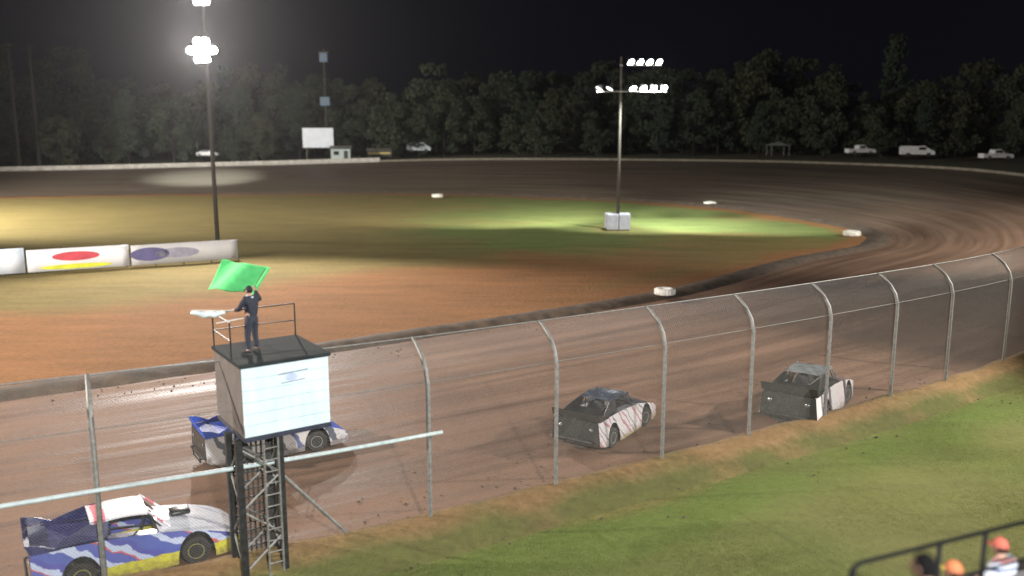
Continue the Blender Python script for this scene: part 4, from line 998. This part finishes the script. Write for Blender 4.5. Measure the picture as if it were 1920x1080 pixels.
# open canopy far right of the second pole
b_ = PY(1458, 288, 185); o = empty('canopy_tent', b_); tag(o, 'small open canopy standing on the bank beyond the turn', 'canopy')
zc = PY(1458, 272, 185).z - b_.z
bm = bmesh.new(); vs = [bm.verts.new(p) for p in ((-1.9, -1.9, zc), (1.9, -1.9, zc), (1.9, 1.9, zc), (-1.9, 1.9, zc), (0, 0, zc + .7))]
for f in ((0, 1, 4), (1, 2, 4), (2, 3, 4), (3, 0, 4)): bm.faces.new([vs[k] for k in f])
solidify(bm, .03); build('roof', bm, mat('grey_canvas', (.3, .3, .3), None, 2, .7), o)
for sx_ in (-1.8, 1.8):
    for sy_ in (-1.8, 1.8):
        bm = bmesh.new(); tube(bm, [(sx_, sy_, -.4), (sx_, sy_, zc)], .05, 6); build('leg', bm, GALV, o)

# ------------------------------------------------------------------ trees beyond the track
LEAF = [mat('dark_leaf', (.042, .056, .028), (.024, .033, .017), .35, .85), mat('olive_leaf', (.05, .054, .028), (.03, .033, .016), .35, .85), mat('pine_needle', (.032, .046, .027), (.02, .03, .017), .4, .85)]
def tree_proto(k, pine):
    rg = np.random.default_rng(100 + k); H0 = 16 + rg.uniform(-1, 3)
    root = empty('pine_tree' if pine else 'broadleaf_tree')
    bm = bmesh.new(); tube(bm, [(0, 0, -3), (.1, 0, H0 * .4), (.0, .2, H0 * .9)], [.42, .3, .08], 8)
    cl = []
    if pine:
        for i in range(44):
            f = rg.uniform(.12, 1); rr_ = (1 - f) * 4.6 + .5; a = rg.uniform(0, 6.28); rad = rr_ * rg.uniform(.3, 1)
            c = np.array([math.cos(a) * rad, math.sin(a) * rad, H0 * f]); cl.append((c, np.array([1.3, 1.3, .75])))
            if i % 4 == 0: tube(bm, [(0, 0, H0 * f - .3), tuple(c)], [.09, .03], 5, False)
    else:
        for i in range(40):
            v = rg.normal(size=3); v /= np.linalg.norm(v); rr_ = rg.uniform(.55, 1.0)
            c = np.array([v[0] * 5.4 * rr_, v[1] * 5.4 * rr_, H0 * .52 + v[2] * H0 * .5 * rr_]); cl.append((c, np.array([1.7, 1.7, 1.25]) * rg.uniform(.7, 1.15)))
            if i % 3 == 0: tube(bm, [(0, 0, H0 * .4), tuple(c * np.array([.5, .5, .85])), tuple(c)], [.16, .09, .03], 5, False)
    build('trunk', bm, DARKTIMBER, root, True)
    q = []
    for c, s in cl:
        n_ = 95; d = rg.normal(size=(n_, 3)); d /= np.linalg.norm(d, axis=1)[:, None]; pt = c + d * s * rg.uniform(.5, 1.1, (n_, 1))
        a = rg.normal(size=(n_, 3)); a /= np.linalg.norm(a, axis=1)[:, None]; b2 = np.cross(a, rg.normal(size=(n_, 3))); b2 /= np.linalg.norm(b2, axis=1)[:, None]
        sz = rg.uniform(.25, .5, (n_, 1)); q.append(np.stack([pt - a * sz, pt + b2 * sz * .6, pt + a * sz, pt - b2 * sz * .6], 1))
    link('crown', tri_mesh('crown', np.concatenate(q), 4), LEAF[2] if pine else LEAF[k % 2], root)
    return root
protos = [tree_proto(k, k in (1, 4)) for k in range(5)]
used = [False] * 5
rt = random.Random(5); placed = 0
def outer_z(x, y):
    k = near_idx(OUTER, (x, y)); return OUTER[k][2]
for row, (dist_, step) in enumerate(((206, 6.8), (222, 6.4), (240, 7.0))):
    a = -36.0 + row * .9
    while a < 37:
        ang = R(a + rt.uniform(-.5, .5)); dd = dist_ + rt.uniform(-9, 9) + (10 if a < -8 else 0)
        x, y = math.sin(ang) * dd, math.cos(ang) * dd
        k = rt.choice((0, 1, 2, 3, 4, 0, 2, 3))
        if not used[k]: t = protos[k]; used[k] = True
        else: t = copy_tree(protos[k])
        s_ = rt.uniform(.78, 1.25) * (.72, 1.0, 1.18)[row]
        t.location = (x, y, outer_z(x, y) - .4); t.rotation_euler = (0, 0, rt.uniform(0, 6.28)); t.scale = (s_, s_, s_ * rt.uniform(.9, 1.15))
        if k in (1, 4): tag(t, 'dark narrow pine standing in the unlit tree line beyond the track', 'tree', 'pines in the tree line')
        else: tag(t, 'dark rounded broadleaf tree in the unlit tree line beyond the track', 'tree', 'broadleaf trees in the tree line')
        a += math.degrees(step / dist_)

# ------------------------------------------------------------------ near corner: hand rail, bench and two spectators
RAILB = mat('matt_black_rail', (.01, .01, .011), (.006, .006, .006), 6, .7, spec=.2)
rA, rB = PY(1603, 1058, 9.0), PY(1935, 972, 10.1)
rz_ = rA.z; rB.z = rz_
rdv = (rB - rA).normalized(); rB2 = rB + rdv * 2.5; FOOT = rz_ - 1.05
hr_ = empty('hand_rail', (rA.x, rA.y, FOOT)); tag(hr_, 'black pipe hand rail in the near right corner', 'hand rail')
bm = bmesh.new(); o_ = Vector(hr_.location)
tube(bm, [Vector((rA.x, rA.y, rz_ - .22)) - rdv * .06 - o_, Vector((rA.x, rA.y, rz_ - .06)) - rdv * .03 - o_, rA + rdv * .06 - o_, rB2 - o_], .026, 10)
build('top_rail', bm, RAILB, hr_, True)
bm = bmesh.new(); tube(bm, [rA + Vector((0, 0, -.5)) - o_, rB2 + Vector((0, 0, -.5)) - o_], .02, 8); build('lower_rail', bm, RAILB, hr_, True)
rl = (rB - rA).length
for t in (0.0, .455, .72, 1.35):
    p = rA + rdv * rl * t; bm = bmesh.new(); tube(bm, [Vector((p.x, p.y, FOOT)) - o_, p - o_], .028 if t else .02, 10); build('post', bm, RAILB, hr_, True)
# stepped seating
rn = Vector((-rdv.y, rdv.x, 0)); ang = math.atan2(rdv.y, rdv.x)
bl = empty('bleachers', (rA.x, rA.y, 0), 0); tag(bl, 'grey timber bleacher steps below the black hand rail', 'bleachers')
BT = mat('grey_bleacher_timber', (.22, .21, .2), (.13, .12, .11), 4, .8, bump=.3, stretch=(1, 6, 6))
def bpt(along, out, z): p = rA + rdv * along + rn * out; return Vector((p.x - rA.x, p.y - rA.y, z))
SEATZ = {}
for k, (out, z) in enumerate(((.35, FOOT - .06), (1.0, FOOT - .52), (1.75, FOOT - .98))):
    bm = bmesh.new(); p = bpt(2.6, out - .2, z); box(bm, p, (6.6, .8, .06), ang, .01); build('foot_board', bm, BT, bl)
bm = bmesh.new()
for al in (-.4, 2.2, 4.8):
    for out in (.1, 1.3):
        p = bpt(al, out, (FOOT - 1.02) / 2); box(bm, p, (.14, .14, FOOT - 1.02), ang)
build('frame', bm, DARKSTEEL, bl)
def seated(label, u, v, Y, cap, cap2, shirt, yaw, hair=(.03, .02, .015)):
    hd_ = PY(u, v, Y); base = Vector((hd_.x, hd_.y, hd_.z - 1.24 - .1))
    J = dict(pel=(0, 0, .55), spi=(0, .02, .75), che=(0, .03, .98), nec=(0, .05, 1.12), hd=(0, .07, 1.18), shR=(.18, .03, 1.03), elR=(.25, .12, .76), wrR=(.14, .34, .66), shL=(-.18, .03, 1.03), elL=(-.25, .12, .76), wrL=(-.14, .34, .66),
             hiR=(.1, .05, .53), knR=(.13, .46, .52), anR=(.13, .44, .1), toR=(.14, .58, .05), hiL=(-.1, .05, .53), knL=(-.13, .46, .52), anL=(-.13, .44, .1), toL=(-.14, .58, .05))
    p = person(label, base, yaw, J, shirt, DENIM, cap=cap, cap2=cap2, hair=hair)
    # plank seat under the figure
    bm = bmesh.new(); d = Matrix.Rotation(yaw, 3, 'Z'); q = base + d @ Vector((0, -.02, .395)) - Vector(bl.location)
    box(bm, q, (1.0, .3, .05), yaw, .01)
    for k in (-.4, .4):
        qq = base + d @ Vector((k, -.02, .19)) - Vector(bl.location); box(bm, qq, (.06, .26, .37), yaw)
    build('seat_plank', bm, BT, bl)
    bm = bmesh.new(); q = base + d @ Vector((0, .3, -.02)) - Vector(bl.location); box(bm, q, (1.4, 1.0, .04), yaw, .01); build('foot_board', bm, BT, bl)
    bm = bmesh.new(); q = base + d @ Vector((0, .3, -.02)) - Vector(bl.location); box(bm, (q.x, q.y, (q.z - .02) / 2), (.2, .2, q.z - .02), yaw); build('frame', bm, DARKSTEEL, bl)
    return p
seated('spectator in an orange cap with yellow brim at the bottom edge beside a rail post', 1802, 1062, 9.6, mat('orange_cap', (.62, .2, .08), (.5, .15, .06), 8, .8), mat('yellow_brim', (.7, .55, .1), None, 8, .8), mat('orange_shirt', (.55, .16, .1), (.4, .1, .07), 8, .85), R(38))
seated('spectator with black hair and black jacket in front of the hand rail', 1752, 1052, 6.6, None, None, mat('black_jacket', (.012, .012, .014), (.006, .006, .007), 8, .9), R(35), hair=(.007, .006, .006))
seated('spectator in a red cap and pale striped shirt in the bottom right corner', 1888, 1018, 10.8, mat('red_cap', (.55, .14, .09), (.45, .1, .07), 8, .8), None, graphic('striped_shirt', [(0, (.6, .64, .72)), (.4, (.05, .07, .14)), (.55, (.62, .66, .74)), (.8, (.6, .28, .27))], (.2, .1, 1), 4, .06, dirt=False, rough=.85), R(30))

# ------------------------------------------------------------------ thin haze volume added to glow round the lamps like lens bloom
bm = bmesh.new(); bmesh.ops.create_cube(bm, size=1); bmesh.ops.scale(bm, vec=(560, 360, 60), verts=bm.verts); bmesh.ops.translate(bm, vec=(0, 120, 28.5), verts=bm.verts)
m = bpy.data.materials.new('glow_haze'); m.use_nodes = True; nt = m.node_tree; nt.nodes.remove(nt.nodes['Principled BSDF'])
pv = nn(nt, 'ShaderNodeVolumePrincipled'); pv.inputs['Color'].default_value = (.9, .92, .95, 1); pv.inputs['Density'].default_value = .00009; pv.inputs['Anisotropy'].default_value = .78
nt.links.new(pv.outputs[0], nt.nodes['Material Output'].inputs['Volume'])
tag(build('haze', bm, m), 'thin haze over the whole speedway, added for the glow of the lamps', 'haze', kind='stuff')
